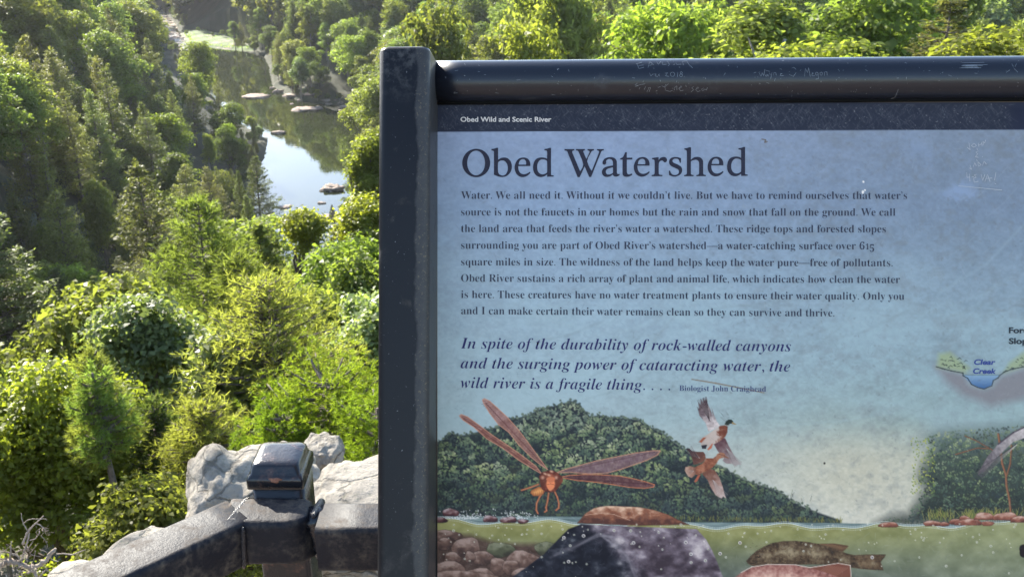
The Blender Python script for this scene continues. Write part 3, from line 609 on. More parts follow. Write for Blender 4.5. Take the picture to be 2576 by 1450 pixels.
pq = np.stack([ii*nx+jj, (ii+1)*nx+jj, (ii+1)*nx+jj+1, ii*nx+jj+1], 1)
m, nt, p = new_mat('printed_panel')
at_n = N(nt, 'ShaderNodeAttribute'); at_n.attribute_name = 'pigment'; nt.links.new(at_n.outputs['Color'], p.inputs['Base Color'])
p.inputs['Roughness'].default_value = .55; p.inputs['Specular IOR Level'].default_value = .12
link('artwork', mesh_np('artwork', pv-SIGN_BASE, pq, m, False, pigment(IMG).reshape(-1, 3)), panel)

# ---- lettering
def ink_mat(name, rgb):
    m, nt, p = new_mat(name); p.inputs['Base Color'].default_value = (*pigment(rgb), 1); p.inputs['Roughness'].default_value = .55; p.inputs['Specular IOR Level'].default_value = .12
    n = noise_tex(nt, 1400, 2, .6, geopos(nt)); c = mixc(nt, ramp(nt, n.outputs['Fac'], [(.60, (0, 0, 0)), (.72, (.5, .5, .5))]), (*pigment(rgb), 1), (*pigment(np.asarray(rgb)*.6+60), 1)); nt.links.new(c, p.inputs['Base Color'])
    return m
def mathify(s, mode):
    out = ''
    for c in s:
        if mode == 'b':
            if 'A' <= c <= 'Z': c = chr(0x1D400+ord(c)-65)
            elif 'a' <= c <= 'z': c = chr(0x1D41A+ord(c)-97)
            elif '0' <= c <= '9': c = chr(0x1D7CE+ord(c)-48)
        elif mode == 'bi':
            if 'A' <= c <= 'Z': c = chr(0x1D468+ord(c)-65)
            elif 'a' <= c <= 'z': c = chr(0x1D482+ord(c)-97)
        out += c
    return out
def text_geo(s, mode, offset=0.0, shear=0.0, space=1.0):
    cu = bpy.data.curves.new('tmp', 'FONT'); cu.body = mathify(s, mode); cu.offset = offset; cu.shear = shear; cu.size = 1.0; cu.resolution_u = 4; cu.space_word = space
    o = bpy.data.objects.new('tmp', cu); COL.objects.link(o)
    dg = bpy.context.evaluated_depsgraph_get(); dg.update()
    me = bpy.data.meshes.new_from_object(o.evaluated_get(dg), depsgraph=dg)
    v = np.zeros(len(me.vertices)*3); me.vertices.foreach_get('co', v); v = v.reshape(-1, 3)
    me.calc_loop_triangles(); t = np.zeros(len(me.loop_triangles)*3, int); me.loop_triangles.foreach_get('vertices', t); t = t.reshape(-1, 3)
    bpy.data.objects.remove(o); bpy.data.meshes.remove(me); bpy.data.curves.remove(cu)
    return v, t
def line_px(s, mode, size, x0, y0, x1, y1, offset=0.0, shear=0.0):
    v, t = text_geo(s, mode, offset, shear); X = v[:, 0]; k = (X-X.min())/np.ptp(X)
    px = x0+k*(x1-x0); py = y0+k*(y1-y0)-v[:, 1]*size
    return np.stack([px, py], 1), t
def lettering(name, items, mat, w=.00025, flip=True):
    mb = MB()
    for P, t in items: mb.add(PP(P[:, 0], P[:, 1], w), t[:, ::1])
    return link(name, mb.mesh(name, mat, False, SIGN_BASE), panel)
Q = '\u2019'; D = '\u2014'
body = [('Water. We all need it. Without it we couldn'+Q+'t live. But we have to remind ourselves that water'+Q+'s', 499.8, 2282, 500.5),
        ('source is not the faucets in our homes but the rain and snow that fall on the ground. We call', 541.9, 2252.6, 542.5),
        ('the land area that feeds the river'+Q+'s water a watershed. These ridge tops and forested slopes', 583.4, 2228.5, 584.5),
        ('surrounding you are part of Obed River'+Q+'s watershed'+D+'a water-catching surface over', 625.4, 2153, 627.0),
        ('square miles in size. The wildness of the land helps keep the water pure'+D+'free of pollutants.', 667.0, 2245.5, 669.5),
        ('Obed River sustains a rich array of plant and animal life, which indicates how clean the water', 708.0, 2264, 711.5),
        ('is here. These creatures have no water treatment plants to ensure their water quality. Only you', 749.0, 2275, 753.5),
        ('and I can make certain their water remains clean so they can survive and thrive.', 789.6, 2099, 795.5)]
items = [line_px(s, 'b', 28.0, 1160, y, x1, y1, -.0088) for s, y, x1, y1 in body]
items += [line_px('6', 'b', 27.0, 2162.5, 627, 2175, 627, -.006), line_px('1', 'b', 20.5, 2178, 627, 2186, 627, -.006), line_px('5', 'b', 27.0, 2188, 633, 2199, 633, -.006)]
lettering('paragraph', items, ink_mat('paragraph_ink', (56, 64, 86)))
lettering('quotation', [line_px('In spite of the durability of rock-walled canyons', 'bi', 40, 1158.7, 875.7, 1990, 883, -.0085),
    line_px('and the surging power of cataracting water, the', 'bi', 40, 1158.7, 925.3, 1988, 933.7, -.0085),
    line_px('wild river is a fragile thing. . . .', 'bi', 40, 1158.7, 974.6, 1686, 980.8, -.0085)], ink_mat('quotation_ink', (48, 50, 104)))
lettering('byline', [line_px('Biologist John Craighead', 'b', 20.4, 1709, 982, 1927, 984.3, -.006)], ink_mat('byline_ink', (66, 76, 122)))
lettering('header_text', [line_px('Obed Wild and Scenic River', '', 17.2, 1158.5, 306, 1387, 306, .018)], ink_mat('header_ink', (202, 210, 222)))
lettering('slope_caption', [line_px('Forested', '', 20.5, 2538, 836.8, 2632, 837, 0.030), line_px('Slopes', '', 20.5, 2538, 864, 2608, 864, 0.030)], ink_mat('caption_ink', (44, 54, 66)))
lettering('creek_caption', [line_px('Clear', '', 18.6, 2450.5, 916, 2504.5, 916.2, .030, .2), line_px('Creek', '', 18.6, 2448, 938.7, 2506, 939, .030, .2)], ink_mat('creek_ink', (58, 76, 148)))

def polyfill(loops):
    cu = bpy.data.curves.new('tmp', 'CURVE'); cu.dimensions = '2D'; cu.fill_mode = 'BOTH'
    for L in loops:
        s = cu.splines.new('POLY'); s.points.add(len(L)-1); s.use_cyclic_u = True
        for pt, (x, y) in zip(s.points, L): pt.co = (x, -y, 0, 1)
    o = bpy.data.objects.new('tmp', cu); COL.objects.link(o)
    dg = bpy.context.evaluated_depsgraph_get(); dg.update()
    me = bpy.data.meshes.new_from_object(o.evaluated_get(dg), depsgraph=dg)
    v = np.zeros(len(me.vertices)*3); me.vertices.foreach_get('co', v); v = v.reshape(-1, 3)
    me.calc_loop_triangles(); t = np.zeros(len(me.loop_triangles)*3, int); me.loop_triangles.foreach_get('vertices', t); t = t.reshape(-1, 3)
    bpy.data.objects.remove(o); bpy.data.meshes.remove(me); bpy.data.curves.remove(cu)
    return np.stack([v[:, 0], -v[:, 1]], 1), t
def smooth_loop(L, n=3):
    P = np.array(L, float); out = []
    for i in range(len(P)):
        p0, p1, p2, p3 = P[i-1], P[i], P[(i+1) % len(P)], P[(i+2) % len(P)]
        def corner(a, b, c):
            u, v_ = b-a, c-b; return np.dot(u, v_)/(np.hypot(*u)*np.hypot(*v_)+1e-9) < .55
        m1 = (p2-p0)*.5*(0 if corner(p0, p1, p2) else 1); m2 = (p3-p1)*.5*(0 if corner(p1, p2, p3) else 1)
        l = np.hypot(*(p2-p1)); m1 = m1*min(1, l/(np.hypot(*m1)+1e-9)); m2 = m2*min(1, l/(np.hypot(*m2)+1e-9))
        for k in range(n):
            t = k/n; h = (2*t**3-3*t*t+1)*p1+(t**3-2*t*t+t)*m1+(-2*t**3+3*t*t)*p2+(t**3-t*t)*m2; out.append(h)
    return out
def ell(cx, cy, rx, ry, n=40): return [(cx+rx*math.cos(2*math.pi*i/n), cy+ry*math.sin(2*math.pi*i/n)) for i in range(n)]
def sh(L, dx, dy): return [(x+dx, y+dy) for x, y in L]
gO = [ell(345, 328, 234, 238), ell(343, 328, 149, 206)]
gb = [[(600, 95), (645, 88), (690, 73), (712, 75), (712, 275), (760, 245), (815, 236), (870, 248), (915, 290), (938, 345), (942, 400), (930, 460), (895, 515), (845, 550), (785, 565), (740, 560), (690, 545), (642, 525), (642, 140), (628, 122), (600, 118)],
      [(710, 325), (735, 298), (775, 286), (815, 293), (850, 325), (870, 370), (875, 430), (862, 480), (835, 520), (795, 538), (755, 530), (725, 508), (711, 470)]]
ge = [[(1252, 380), (1252, 340), (1240, 295), (1210, 258), (1165, 238), (1120, 237), (1070, 250), (1025, 290), (998, 345), (988, 400), (995, 455), (1020, 510), (1060, 548), (1110, 565), (1160, 560), (1205, 540), (1240, 510), (1256, 490), (1243, 474), (1215, 495), (1175, 512), (1130, 516), (1085, 495), (1058, 450), (1050, 405), (1050, 380)],
      [(1056, 356), (1066, 310), (1090, 277), (1125, 265), (1155, 272), (1178, 300), (1182, 340), (1178, 356)]]
gd = [[(1488, 95), (1535, 88), (1575, 75), (1600, 75), (1600, 520), (1612, 533), (1643, 535), (1643, 556), (1535, 560), (1533, 520), (1500, 545), (1450, 563), (1405, 562), (1355, 540), (1315, 490), (1298, 430), (1300, 365), (1320, 300), (1360, 255), (1420, 236), (1470, 236), (1510, 245), (1533, 258), (1533, 130), (1515, 118), (1488, 116)],
      [(1533, 300), (1510, 280), (1470, 268), (1430, 272), (1395, 300), (1373, 345), (1367, 400), (1375, 455), (1400, 495), (1440, 517), (1480, 515), (1515, 500), (1533, 482)]]
gW = [[(1825, 95), (1990, 95), (1990, 118), (1962, 124), (1955, 150), (2088, 468), (2140, 350), (2058, 135), (2040, 120), (2017, 118), (2017, 95), (2168, 95), (2168, 116), (2142, 124), (2140, 140), (2192, 262), (2245, 148), (2240, 126), (2210, 116), (2210, 95), (2320, 95), (2320, 116), (2292, 124), (2275, 142), (2205, 298), (2282, 462), (2405, 148), (2398, 126), (2370, 116), (2370, 95), (2485, 95), (2485, 116), (2455, 124), (2440, 142), (2272, 563), (2240, 563), (2163, 385), (2080, 565), (2045, 565), (1878, 150), (1858, 124), (1825, 120)]]
ga = [[(15, 330), (20, 300), (45, 262), (90, 238), (150, 230), (200, 238), (240, 268), (255, 310), (257, 480), (265, 510), (285, 515), (295, 510), (306, 525), (285, 545), (245, 558), (210, 552), (190, 530), (188, 520), (150, 548), (100, 562), (55, 558), (20, 530), (5, 485), (10, 450), (40, 410), (100, 385), (190, 370), (190, 320), (180, 285), (155, 265), (120, 262), (88, 278), (75, 300), (78, 330), (65, 350), (40, 357), (20, 345)],
      [(190, 400), (140, 412), (95, 430), (72, 460), (75, 495), (95, 518), (130, 520), (160, 510), (190, 490)]]
gt = [[(395, 150), (422, 146), (423, 240), (515, 238), (515, 270), (423, 272), (423, 470), (432, 505), (455, 520), (485, 512), (508, 503), (517, 525), (480, 548), (430, 560), (385, 555), (358, 530), (352, 490), (352, 272), (310, 270), (312, 250), (350, 235), (375, 200)]]
gr = [[(845, 245), (945, 230), (958, 235), (955, 280), (985, 245), (1030, 228), (1070, 232), (1095, 262), (1095, 290), (1078, 315), (1055, 318), (1040, 305), (1020, 288), (985, 295), (962, 325), (958, 370), (958, 500), (970, 522), (1020, 530), (1020, 550), (838, 550), (838, 530), (875, 522), (890, 500), (890, 300), (880, 272), (845, 265)]]
gs = [[(1333, 245), (1330, 325), (1312, 325), (1302, 290), (1285, 265), (1255, 255), (1220, 258), (1195, 275), (1190, 300), (1210, 325), (1270, 350), (1320, 380), (1347, 415), (1350, 465), (1330, 510), (1290, 540), (1235, 556), (1180, 550), (1132, 530), (1128, 460), (1148, 453), (1160, 490), (1185, 518), (1225, 530), (1265, 522), (1290, 500), (1297, 465), (1280, 435), (1230, 410), (1175, 385), (1140, 350), (1132, 305), (1145, 265), (1180, 238), (1235, 228), (1290, 235), (1315, 243)]]
gh = [[(1388, 85), (1430, 78), (1470, 65), (1500, 65), (1498, 275), (1540, 240), (1590, 225), (1640, 230), (1680, 255), (1702, 300), (1704, 500), (1715, 522), (1748, 530), (1748, 550), (1588, 550), (1588, 532), (1622, 522), (1635, 500), (1635, 330), (1622, 295), (1590, 275), (1550, 278), (1515, 290), (1498, 305), (1498, 500), (1508, 522), (1542, 530), (1542, 550), (1382, 550), (1382, 532), (1418, 522), (1430, 500), (1430, 135), (1415, 112), (1388, 105)]]
items = []
for g, ox in ((gO, 1146.3), (gb, 1146.3), (ge, 1146.3), (gd, 1146.3), (gW, 1146.3), (ga, 1513.4), (gt, 1513.4), ([sh(L, -448, -7) for L in ge], 1513.4), (gr, 1513.4), (gs, 1513.4), (gh, 1513.4), ([sh(L, 790, -12) for L in ge], 1513.4), ([sh(L, 807, -14) for L in gd], 1513.4)):
    items.append(polyfill([smooth_loop([(ox+.15*x, 360.6+.15*y) for x, y in L]) for L in g]))
lettering('heading', items, ink_mat('heading_ink', (42, 46, 66)))

# ---- scratched writing: fine ribbons on the panel and on the tube
def ribbons(lines, width, place):
    mb = MB()
    for k, L in enumerate(lines):
        P = np.asarray(L, float)
        if len(P) > 2:
            s = np.linspace(0, len(P)-1, (len(P)-1)*4+1); P = np.stack([np.interp(s, np.arange(len(P)), P[:, a]) for a in (0, 1)], 1)
        t = np.gradient(P, axis=0); t /= np.linalg.norm(t, axis=1)[:, None]+1e-9; nrm = np.stack([-t[:, 1], t[:, 0]], 1)
        wv = (width*np.linspace(.6, 1, len(P))*.5)[:, None]; a, b = place(P+nrm*wv, k), place(P-nrm*wv, k); n = len(P); i = np.arange(n-1)
        mb.add(np.concatenate([a, b]), np.stack([i, i+1, n+i+1, n+i], 1))
    return mb
def circ(cx, cy, rx, ry, n=10): return [(cx+rx*math.cos(2*math.pi*i/n), cy+ry*math.sin(2*math.pi*i/n)) for i in range(n+1)]
z10 = lambda L: [(1416.8+.275*x, 141.7+.275*y) for x, y in L]
z11 = lambda L: [(2189.6+.2665*x, 115.9+.2665*y) for x, y in L]
def on_rail(P, k):
    d = ray(P[:, 0], P[:, 1]); ctr = from_uv(0, VAX, 0.0); r = RAD+.00012+k*.000002
    # nearest hit of the sight line with the tube
    dn = d-np.outer(d@EX, EX); oc = C0-ctr; oc = oc-np.dot(oc, EX)*EX
    a = (dn*dn).sum(1); b = dn@oc; c = oc@oc-r*r; t = (-b-np.sqrt(np.maximum(b*b-a*c, 0)))/a
    return C0+d*t[:, None]
rail_lines = [z10(L) for L in ([(668, 63), (680, 80), (693, 113), (740, 100)], [(675, 68), (720, 55)], [(690, 85), (735, 80)], [(775, 105), (792, 48), (828, 80)], [(783, 85), (812, 78)], [(855, 50), (870, 75), (895, 45)], [(905, 50), (912, 78), (945, 72)], [(950, 42), (972, 75), (960, 90)], [(1008, 42), (1015, 80)], [(1030, 60), (1040, 75), (1080, 72)], [(1090, 45), (1100, 80)], [(1095, 48), (1130, 42), (1150, 75), (1185, 108)],
    [(790, 150), (800, 180), (825, 160)], [(830, 165), (850, 160), (840, 180), (865, 185)], [(885, 160), (868, 172), (885, 182)], [(930, 155), (955, 150), (935, 178), (965, 185)], circ(1000, 165, 20, 20), [(1048, 145), (1045, 188)], circ(1080, 152, 10, 10), circ(1078, 175, 14, 12),
    [(680, 245), (655, 262), (690, 268), (660, 275)], [(735, 225), (695, 300)], [(690, 262), (750, 252)], [(755, 275), (740, 305)], [(785, 290), (765, 325)], [(775, 290), (800, 285), (785, 325)], [(865, 285), (890, 278)], [(845, 320), (860, 315)], [(965, 250), (930, 280), (935, 310), (975, 322), (1000, 312)], [(1040, 225), (1015, 310)], [(1020, 285), (1040, 270), (1040, 310)], [(1060, 295), (1085, 280), (1075, 270), (1058, 295), (1075, 318), (1100, 310)], [(1150, 245), (1120, 350)], [(1195, 275), (1175, 290), (1195, 305), (1170, 325)], [(1215, 300), (1240, 290), (1230, 280), (1212, 305), (1230, 325), (1255, 315)], [(1285, 290), (1265, 300), (1275, 318), (1295, 300), (1310, 310), (1320, 285)],
    [(1790, 145), (1810, 185), (1822, 150), (1835, 180), (1845, 120)], [(1862, 165), (1850, 175), (1860, 185), (1872, 165), (1876, 184)], [(1885, 150), (1895, 170)], [(1910, 148), (1898, 205)], [(1925, 175), (1928, 150), (1945, 150), (1950, 175)], [(1985, 165), (2005, 160), (1990, 155), (1985, 178), (2015, 178)], [(2065, 165), (2105, 185), (2130, 150)], [(2090, 110), (2110, 100), (2130, 120)], [(2208, 185), (2215, 110), (2235, 150), (2245, 105), (2260, 185)], [(2275, 160), (2290, 155), (2278, 150), (2275, 180), (2300, 178)], circ(2320, 160, 12, 14), [(2332, 160), (2335, 205), (2310, 210)], circ(2360, 160, 12, 14), [(2390, 178), (2388, 145), (2412, 140), (2415, 175)], [(630, 195), (655, 200)], [(885, 215), (890, 230)])]
rail_lines += [z11(L) for L in ([(265, 405), (235, 480), (185, 505)], [(1333, 165), (1350, 195)], [(1380, 165), (1365, 195)], [(1280, 250), (1318, 225)], [(1350, 205), (1392, 248)])]
rg = np.random.default_rng(5)
for _ in range(11):
    y = rg.uniform(155, 215); x = rg.uniform(840, 900); rail_lines.append(z11([(x, y), (x+rg.uniform(90, 220), y+rg.normal(0, 3))]))
for _ in range(70):
    x, y = rg.uniform(1120, 2570), rg.uniform(158, 240); rail_lines.append([(x, y), (x+rg.normal(0, 4), y+rg.normal(0, 3))])
m_scr, nt, p = new_mat('bare_scratch'); p.inputs['Base Color'].default_value = (.16, .17, .18, 1); p.inputs['Roughness'].default_value = .5
m_scr2, nt, p = new_mat('pale_scratch'); p.inputs['Base Color'].default_value = (*pigment((176, 190, 208)), 1); p.inputs['Roughness'].default_value = .6
o = link('scratched_writing', ribbons(rail_lines, .95, on_rail).mesh('scratched_writing', m_scr, False, SIGN_BASE), top_rail)
pan_lines = [z11(L) for L in ([(930, 912), (942, 980), (915, 955)], [(955, 935), (980, 918), (1002, 940), (975, 955), (952, 937)], [(1018, 915), (1025, 950)], [(1050, 905), (1055, 940)], [(1022, 935), (1053, 922)], [(1068, 935), (1062, 900), (1080, 915), (1086, 885)], [(1005, 960), (1010, 980)], [(1020, 990), (995, 1000), (1012, 1018), (990, 1045), (1020, 1050)], [(1055, 1042), (1062, 1046)], [(1000, 1070), (1010, 1085)], [(940, 1120), (955, 1165), (935, 1150)], [(970, 1140), (985, 1100), (1000, 1130)], [(1015, 1090), (1018, 1135), (1045, 1120), (1015, 1092)], [(1058, 1128), (1072, 1085), (1095, 1115)], [(910, 1190), (912, 1240), (940, 1235)], [(935, 1205), (940, 1278)], [(955, 1235), (975, 1232)], [(1005, 1210), (980, 1215), (1000, 1240), (975, 1245), (980, 1285), (1020, 1275)], [(1045, 1210), (1060, 1270), (1080, 1212)], [(1080, 1280), (1105, 1210), (1130, 1280)], [(1085, 1250), (1150, 1245)], [(1185, 1190), (1172, 1265)], [(1170, 1295), (1185, 1300)], [(830, 1318), (1242, 1358)])]
link('scratched_writing', ribbons(pan_lines, 1.3, lambda P, k: PP(P[:, 0], P[:, 1], .0003+k*2e-6)).mesh('scratched_writing', m_scr2, False, SIGN_BASE), panel)
# ------------------------------------------------------------------ land and river
ZR = -78.4
def bank(L): return [tuple(on_z(x, y, ZR)[:2]) for x, y in L]
RIVER = bank([(360, 20), (380, 45), (430, 100), (455, 125), (480, 160), (525, 215), (565, 262), (600, 292), (685, 318), (690, 352), (668, 430), (655, 500), (640, 560), (620, 620)]) \
    + [(-50, 205), (-10, 180), (60, 170), (160, 172), (320, 190), (320, 222), (140, 202), (40, 205), (-18, 228)] \
    + bank([(790, 560), (845, 522), (872, 470), (890, 410), (905, 332), (905, 285), (850, 268), (740, 256), (700, 236), (675, 216), (668, 170), (655, 140), (560, 127), (470, 114), (440, 75), (415, 40), (395, 18)])
RIVER = np.array(RIVER)
BAR = bank([(480, 78), (520, 78), (575, 88), (625, 112), (645, 130), (560, 124), (472, 112), (452, 84)])
def sstep(a, b, x): t = np.clip((x-a)/(b-a), 0, 1); return t*t*(3-2*t)
def terrain(x, y):
    x = np.asarray(x, float); y = np.asarray(y, float)
    d = sd_poly(x, y, RIVER); az = np.degrees(np.arctan2(x, np.maximum(y, 1e-3))); r = np.hypot(x, y)
    xr = np.interp(y, [190, 228, 300, 440, 620, 760, 1200], [-40, -45, -62, -95, -170, -215, -420])
    left = sstep(10, -10, x-xr)*sstep(170, 215, y)
    left = np.maximum(left, sstep(-62, -85, x))
    right = (1-left)*sstep(205, 235, y)
    s = .10*(1-left-right)+.75*left+.34*right
    dd = np.maximum(d-12, 0)
    zv = ZR+.7+.10*np.clip(d, 0, 12)+s*dd
    zv = np.minimum(zv, np.where(left > .5, 12.0, -14.0))
    sl = np.interp(az, [-60, -5, 22, 60], [.44, .42, .17, .15])
    zn = np.where(r < 4.2, -.25-2.4*np.maximum(r-1.4, 0), -7.0-.0*r)
    zn = np.where(r >= 4.2, -7.0-sl*(r-4.2)-3.0*sstep(4, 12, r), zn)
    zn = np.where(y < 1.2, np.maximum(zn, -.25), zn)
    zn = np.where(y < .3, -.25, zn)
    z = np.maximum(zv, zn)
    z = z+fbm(x/45, y/45, seed=71)*2.2*sstep(8, 40, r)+fbm(x/9, y/9, seed=72)*.6*sstep(4, 16, r)
    cut = ZR+.35+.9*np.maximum(d, 0)
    z = np.where(d < 3, np.minimum(z, np.where(d < 0, ZR-1.2, ZR-1.2+(d)*.62)), np.minimum(z, cut+.6))
    if x.size > 2000 or (np.abs(x+170) < 90).any(): z = np.where(sd_poly(x, y, BAR) < 2, np.minimum(z, ZR-.25), z)
    return z
def graded(a, b, near, far, c=0.0):
    out = [c]; s = near
    while out[-1] < b: out.append(out[-1]+s); s = min(far, s*1.045)
    lo = [c]; s = near
    while lo[-1] > a: lo.append(lo[-1]-s); s = min(far, s*1.045)
    return np.array(lo[:0:-1]+out)
tx = graded(-900, 900, .7, 9); ty = graded(-60, 1500, .6, 9, .3)
tx = np.sort(np.concatenate([tx[(tx < -262) | (tx > -18)], np.arange(-262, -17, 1.9)])); ty = np.sort(np.concatenate([ty[(ty < 228) | (ty > 700)], np.arange(228, 700, 2.4)]))
TX, TY = np.meshgrid(tx, ty); TZ = terrain(TX, TY)
TZ[TY > 1100] = np.maximum(TZ[TY > 1100], -40)
ny, nx = TX.shape; ii, jj = np.meshgrid(np.arange(ny-1), np.arange(nx-1), indexing='ij'); ii = ii.ravel(); jj = jj.ravel()
q = np.stack([ii*nx+jj, ii*nx+jj+1, (ii+1)*nx+jj+1, (ii+1)*nx+jj], 1)
m, nt, p = new_mat('forest_floor')
n1 = noise_tex(nt, .12, 6, .6, geopos(nt)); n2 = noise_tex(nt, 2.5, 6, .65, geopos(nt))
c = ramp(nt, n1.outputs['Fac'], [(.35, (.024, .030, .014)), (.55, (.038, .040, .020)), (.72, (.065, .055, .036))])
c = mixc(nt, ramp(nt, n2.outputs['Fac'], [(.5, (0, 0, 0)), (.75, (.6, .6, .6))]), c, (.03, .045, .014))
nt.links.new(c, p.inputs['Base Color']); p.inputs['Roughness'].default_value = .95; nt.links.new(bump(nt, n2.outputs['Fac'], .6, .3), p.inputs['Normal'])
structure(link('ground', mesh_np('ground', np.stack([TX, TY, TZ], -1).reshape(-1, 3), q, m, True)))
# water: one level sheet, the ground rises through it at the banks
m, nt, p = new_mat('river_water')
p.inputs['Base Color'].default_value = (.022, .026, .012, 1); p.inputs['Roughness'].default_value = .03; p.inputs['IOR'].default_value = 1.33
p.inputs['Specular IOR Level'].default_value = .5
mp = N(nt, 'ShaderNodeMapping'); mp.inputs['Scale'].default_value = (1, .6, 1); nt.links.new(geopos(nt), mp.inputs['Vector'])
n1 = noise_tex(nt, .8, 3, .5, mp.outputs[0]); nt.links.new(bump(nt, n1.outputs['Fac'], .10, .05), p.inputs['Normal'])
wl = np.array([[-900, 60, ZR], [900, 60, ZR], [900, 1100, ZR], [-900, 1100, ZR]])
structure(link('river', mesh_np('river', wl, np.array([[0, 1, 2, 3]]), m)))
# broken white water in the riffle at the head of the pool
RAP = bank([(352, 12), (380, 48), (430, 102), (462, 132), (500, 128), (478, 112), (445, 76), (420, 40), (400, 12)])
rx = np.linspace(-330, -60, 170); ry = np.linspace(540, 1000, 240); RX, RY = np.meshgrid(rx, ry); dR = sd_poly(RX, RY, RAP)
rz = ZR+.10+.35*np.abs(fbm(RX/5, RY/9, seed=75, octv=5))*np.clip(-dR/3, 0, 1)
ny, nx = RX.shape; ii, jj = np.meshgrid(np.arange(ny-1), np.arange(nx-1), indexing='ij'); ii = ii.ravel(); jj = jj.ravel()
q = np.stack([ii*nx+jj, ii*nx+jj+1, (ii+1)*nx+jj+1, (ii+1)*nx+jj], 1); keep = (dR.ravel()[q] < 0).all(1); q = q[keep]
m, nt, p = new_mat('white_water'); n1 = noise_tex(nt, .16, 8, .75, geopos(nt), 1.2)
nt.links.new(ramp(nt, n1.outputs['Fac'], [(.44, (.045, .045, .03)), (.52, (.22, .22, .20)), (.64, (.75, .75, .75))]), p.inputs['Base Color'])
p.inputs['Roughness'].default_value = .25; nt.links.new(bump(nt, n1.outputs['Fac'], .8, .4), p.inputs['Normal'])
structure(link('rapids', mesh_np('rapids', np.stack([RX, RY, rz], -1).reshape(-1, 3), q, m, True)))
# grassy gravel bar beside the riffle
bx0, by0 = np.array(BAR).min(0)-6; bx1, by1 = np.array(BAR).max(0)+6
BX, BY = np.meshgrid(np.linspace(bx0, bx1, 120), np.linspace(by0, by1, 160)); dB = sd_poly(BX, BY, BAR)
bz = ZR-.5+np.clip(-dB*.25+.55, -1, 1.9)+.3*fbm(BX/6, BY/6, seed=77)
ny, nx = BX.shape; ii, jj = np.meshgrid(np.arange(ny-1), np.arange(nx-1), indexing='ij'); ii = ii.ravel(); jj = jj.ravel()
q = np.stack([ii*nx+jj, ii*nx+jj+1, (ii+1)*nx+jj+1, (ii+1)*nx+jj], 1)
m, nt, p = new_mat('gravel_bar'); n1 = noise_tex(nt, .12, 6, .6, geopos(nt))
nt.links.new(ramp(nt, n1.outputs['Fac'], [(.40, (.22, .18, .14)), (.48, (.07, .10, .03)), (.60, (.11, .16, .045)), (.68, (.06, .09, .03))]), p.inputs['Base Color']); p.inputs['Roughness'].default_value = .9
structure(link('gravel_bank', mesh_np('gravel_bank', np.stack([BX, BY, bz], -1).reshape(-1, 3), q, m, True)))
g = np.random.default_rng(9); P = g.uniform([bx0, by0], [bx1, by1], (9000, 2)); dB = sd_poly(P[:, 0], P[:, 1], BAR); P = P[(dB < -2) & (fbm(P[:, 0]/8, P[:, 1]/8, seed=78) > -.1)]
n = len(P); a = g.uniform(0, 6.28, n); h = g.uniform(.35, 1.0, n); w = .22; zz = ZR+.6+g.uniform(0, .5, n)
v = np.stack([np.stack([P[:, 0]-w*np.cos(a), P[:, 1]-w*np.sin(a), zz], 1), np.stack([P[:, 0]+w*np.cos(a), P[:, 1]+w*np.sin(a), zz], 1), np.stack([P[:, 0]+g.normal(0, .2, n), P[:, 1]+g.normal(0, .2, n), zz+h], 1)], 1).reshape(-1, 3)
M['grass'] = leaf_mat('grass', (.15, .23, .055), trans=.5)
o = link('bar_grass', mesh_np('bar_grass', v, np.arange(3*n).reshape(n, 3), M['grass'])); structure(o, 'stuff')
# overlook pavement behind and under the viewer
m, nt, p = new_mat('overlook_gravel'); n1 = noise_tex(nt, 5, 8, .7, geopos(nt))
nt.links.new(ramp(nt, n1.outputs['Fac'], [(.3, (.14, .10, .075)), (.7, (.30, .23, .18))]), p.inputs['Base Color']); p.inputs['Roughness'].default_value = .95
mb = MB(); X, Y = np.meshgrid(np.linspace(-12, 12, 60), np.linspace(-40, .95, 90)); Z = .0+.012*fbm(X*2, Y*2, seed=79)
ny, nx = X.shape; ii, jj = np.meshgrid(np.arange(ny-1), np.arange(nx-1), indexing='ij'); ii = ii.ravel(); jj = jj.ravel()
structure(link('overlook_path', mesh_np('overlook_path', np.stack([X, Y, Z], -1).reshape(-1, 3), np.stack([ii*nx+jj, ii*nx+jj+1, (ii+1)*nx+jj+1, (ii+1)*nx+jj], 1), m, True)))

# ------------------------------------------------------------------ rocks
import bmesh
def rock_mesh(name, size, mat, seed, sub=4, rough=.28, flat=.0, freq=1.0, lobes=(), ridged=False):
    bm = bmesh.new(); bmesh.ops.create_icosphere(bm, subdivisions=sub, radius=1.0)
    sx, sy, sz = size; o = Vector((seed*3.7, seed*1.9, seed*.7))
    for v in bm.verts:
        n = v.co.normalized(); d = 1+rough*mnoise.fractal(n*1.1*freq+o, 1.0, 2.0, 4)+rough*.45*mnoise.noise(n*3.1*freq+o)
        if ridged: d += rough*.22*(abs(mnoise.noise(n*2.2*freq+o*2))-.3)+.035*mnoise.fractal(n*7+o, 1.0, 2.0, 3)
        for (lx, ly, lz, amp, wd) in lobes:
            k = n.dot(Vector((lx, ly, lz)).normalized()); d += amp*math.exp(-(1-k)/wd)
        # squarish blocks rather than balls
        e = max(abs(n.x), abs(n.y), abs(n.z)); d *= (1-.35)+.35/e*.8
        c = n*d
        if flat and c.z > flat: c.z = flat+(c.z-flat)*.25
        v.co = Vector((c.x*sx, c.y*sy, c.z*sz))
    me = bpy.data.meshes.new(name); bm.to_mesh(me); bm.free()
    me.polygons.foreach_set('use_smooth', np.ones(len(me.polygons), bool)); me.materials.append(mat); return me
def rock(name, loc, size, mat, seed, label, cat='rock', group=None, rz=0, tilt=(0, 0), **kw):
    o = link(name, rock_mesh(name, size, mat, seed, **kw), None, loc); o.rotation_euler = (tilt[0], tilt[1], rz); return tag(o, label, cat, group)
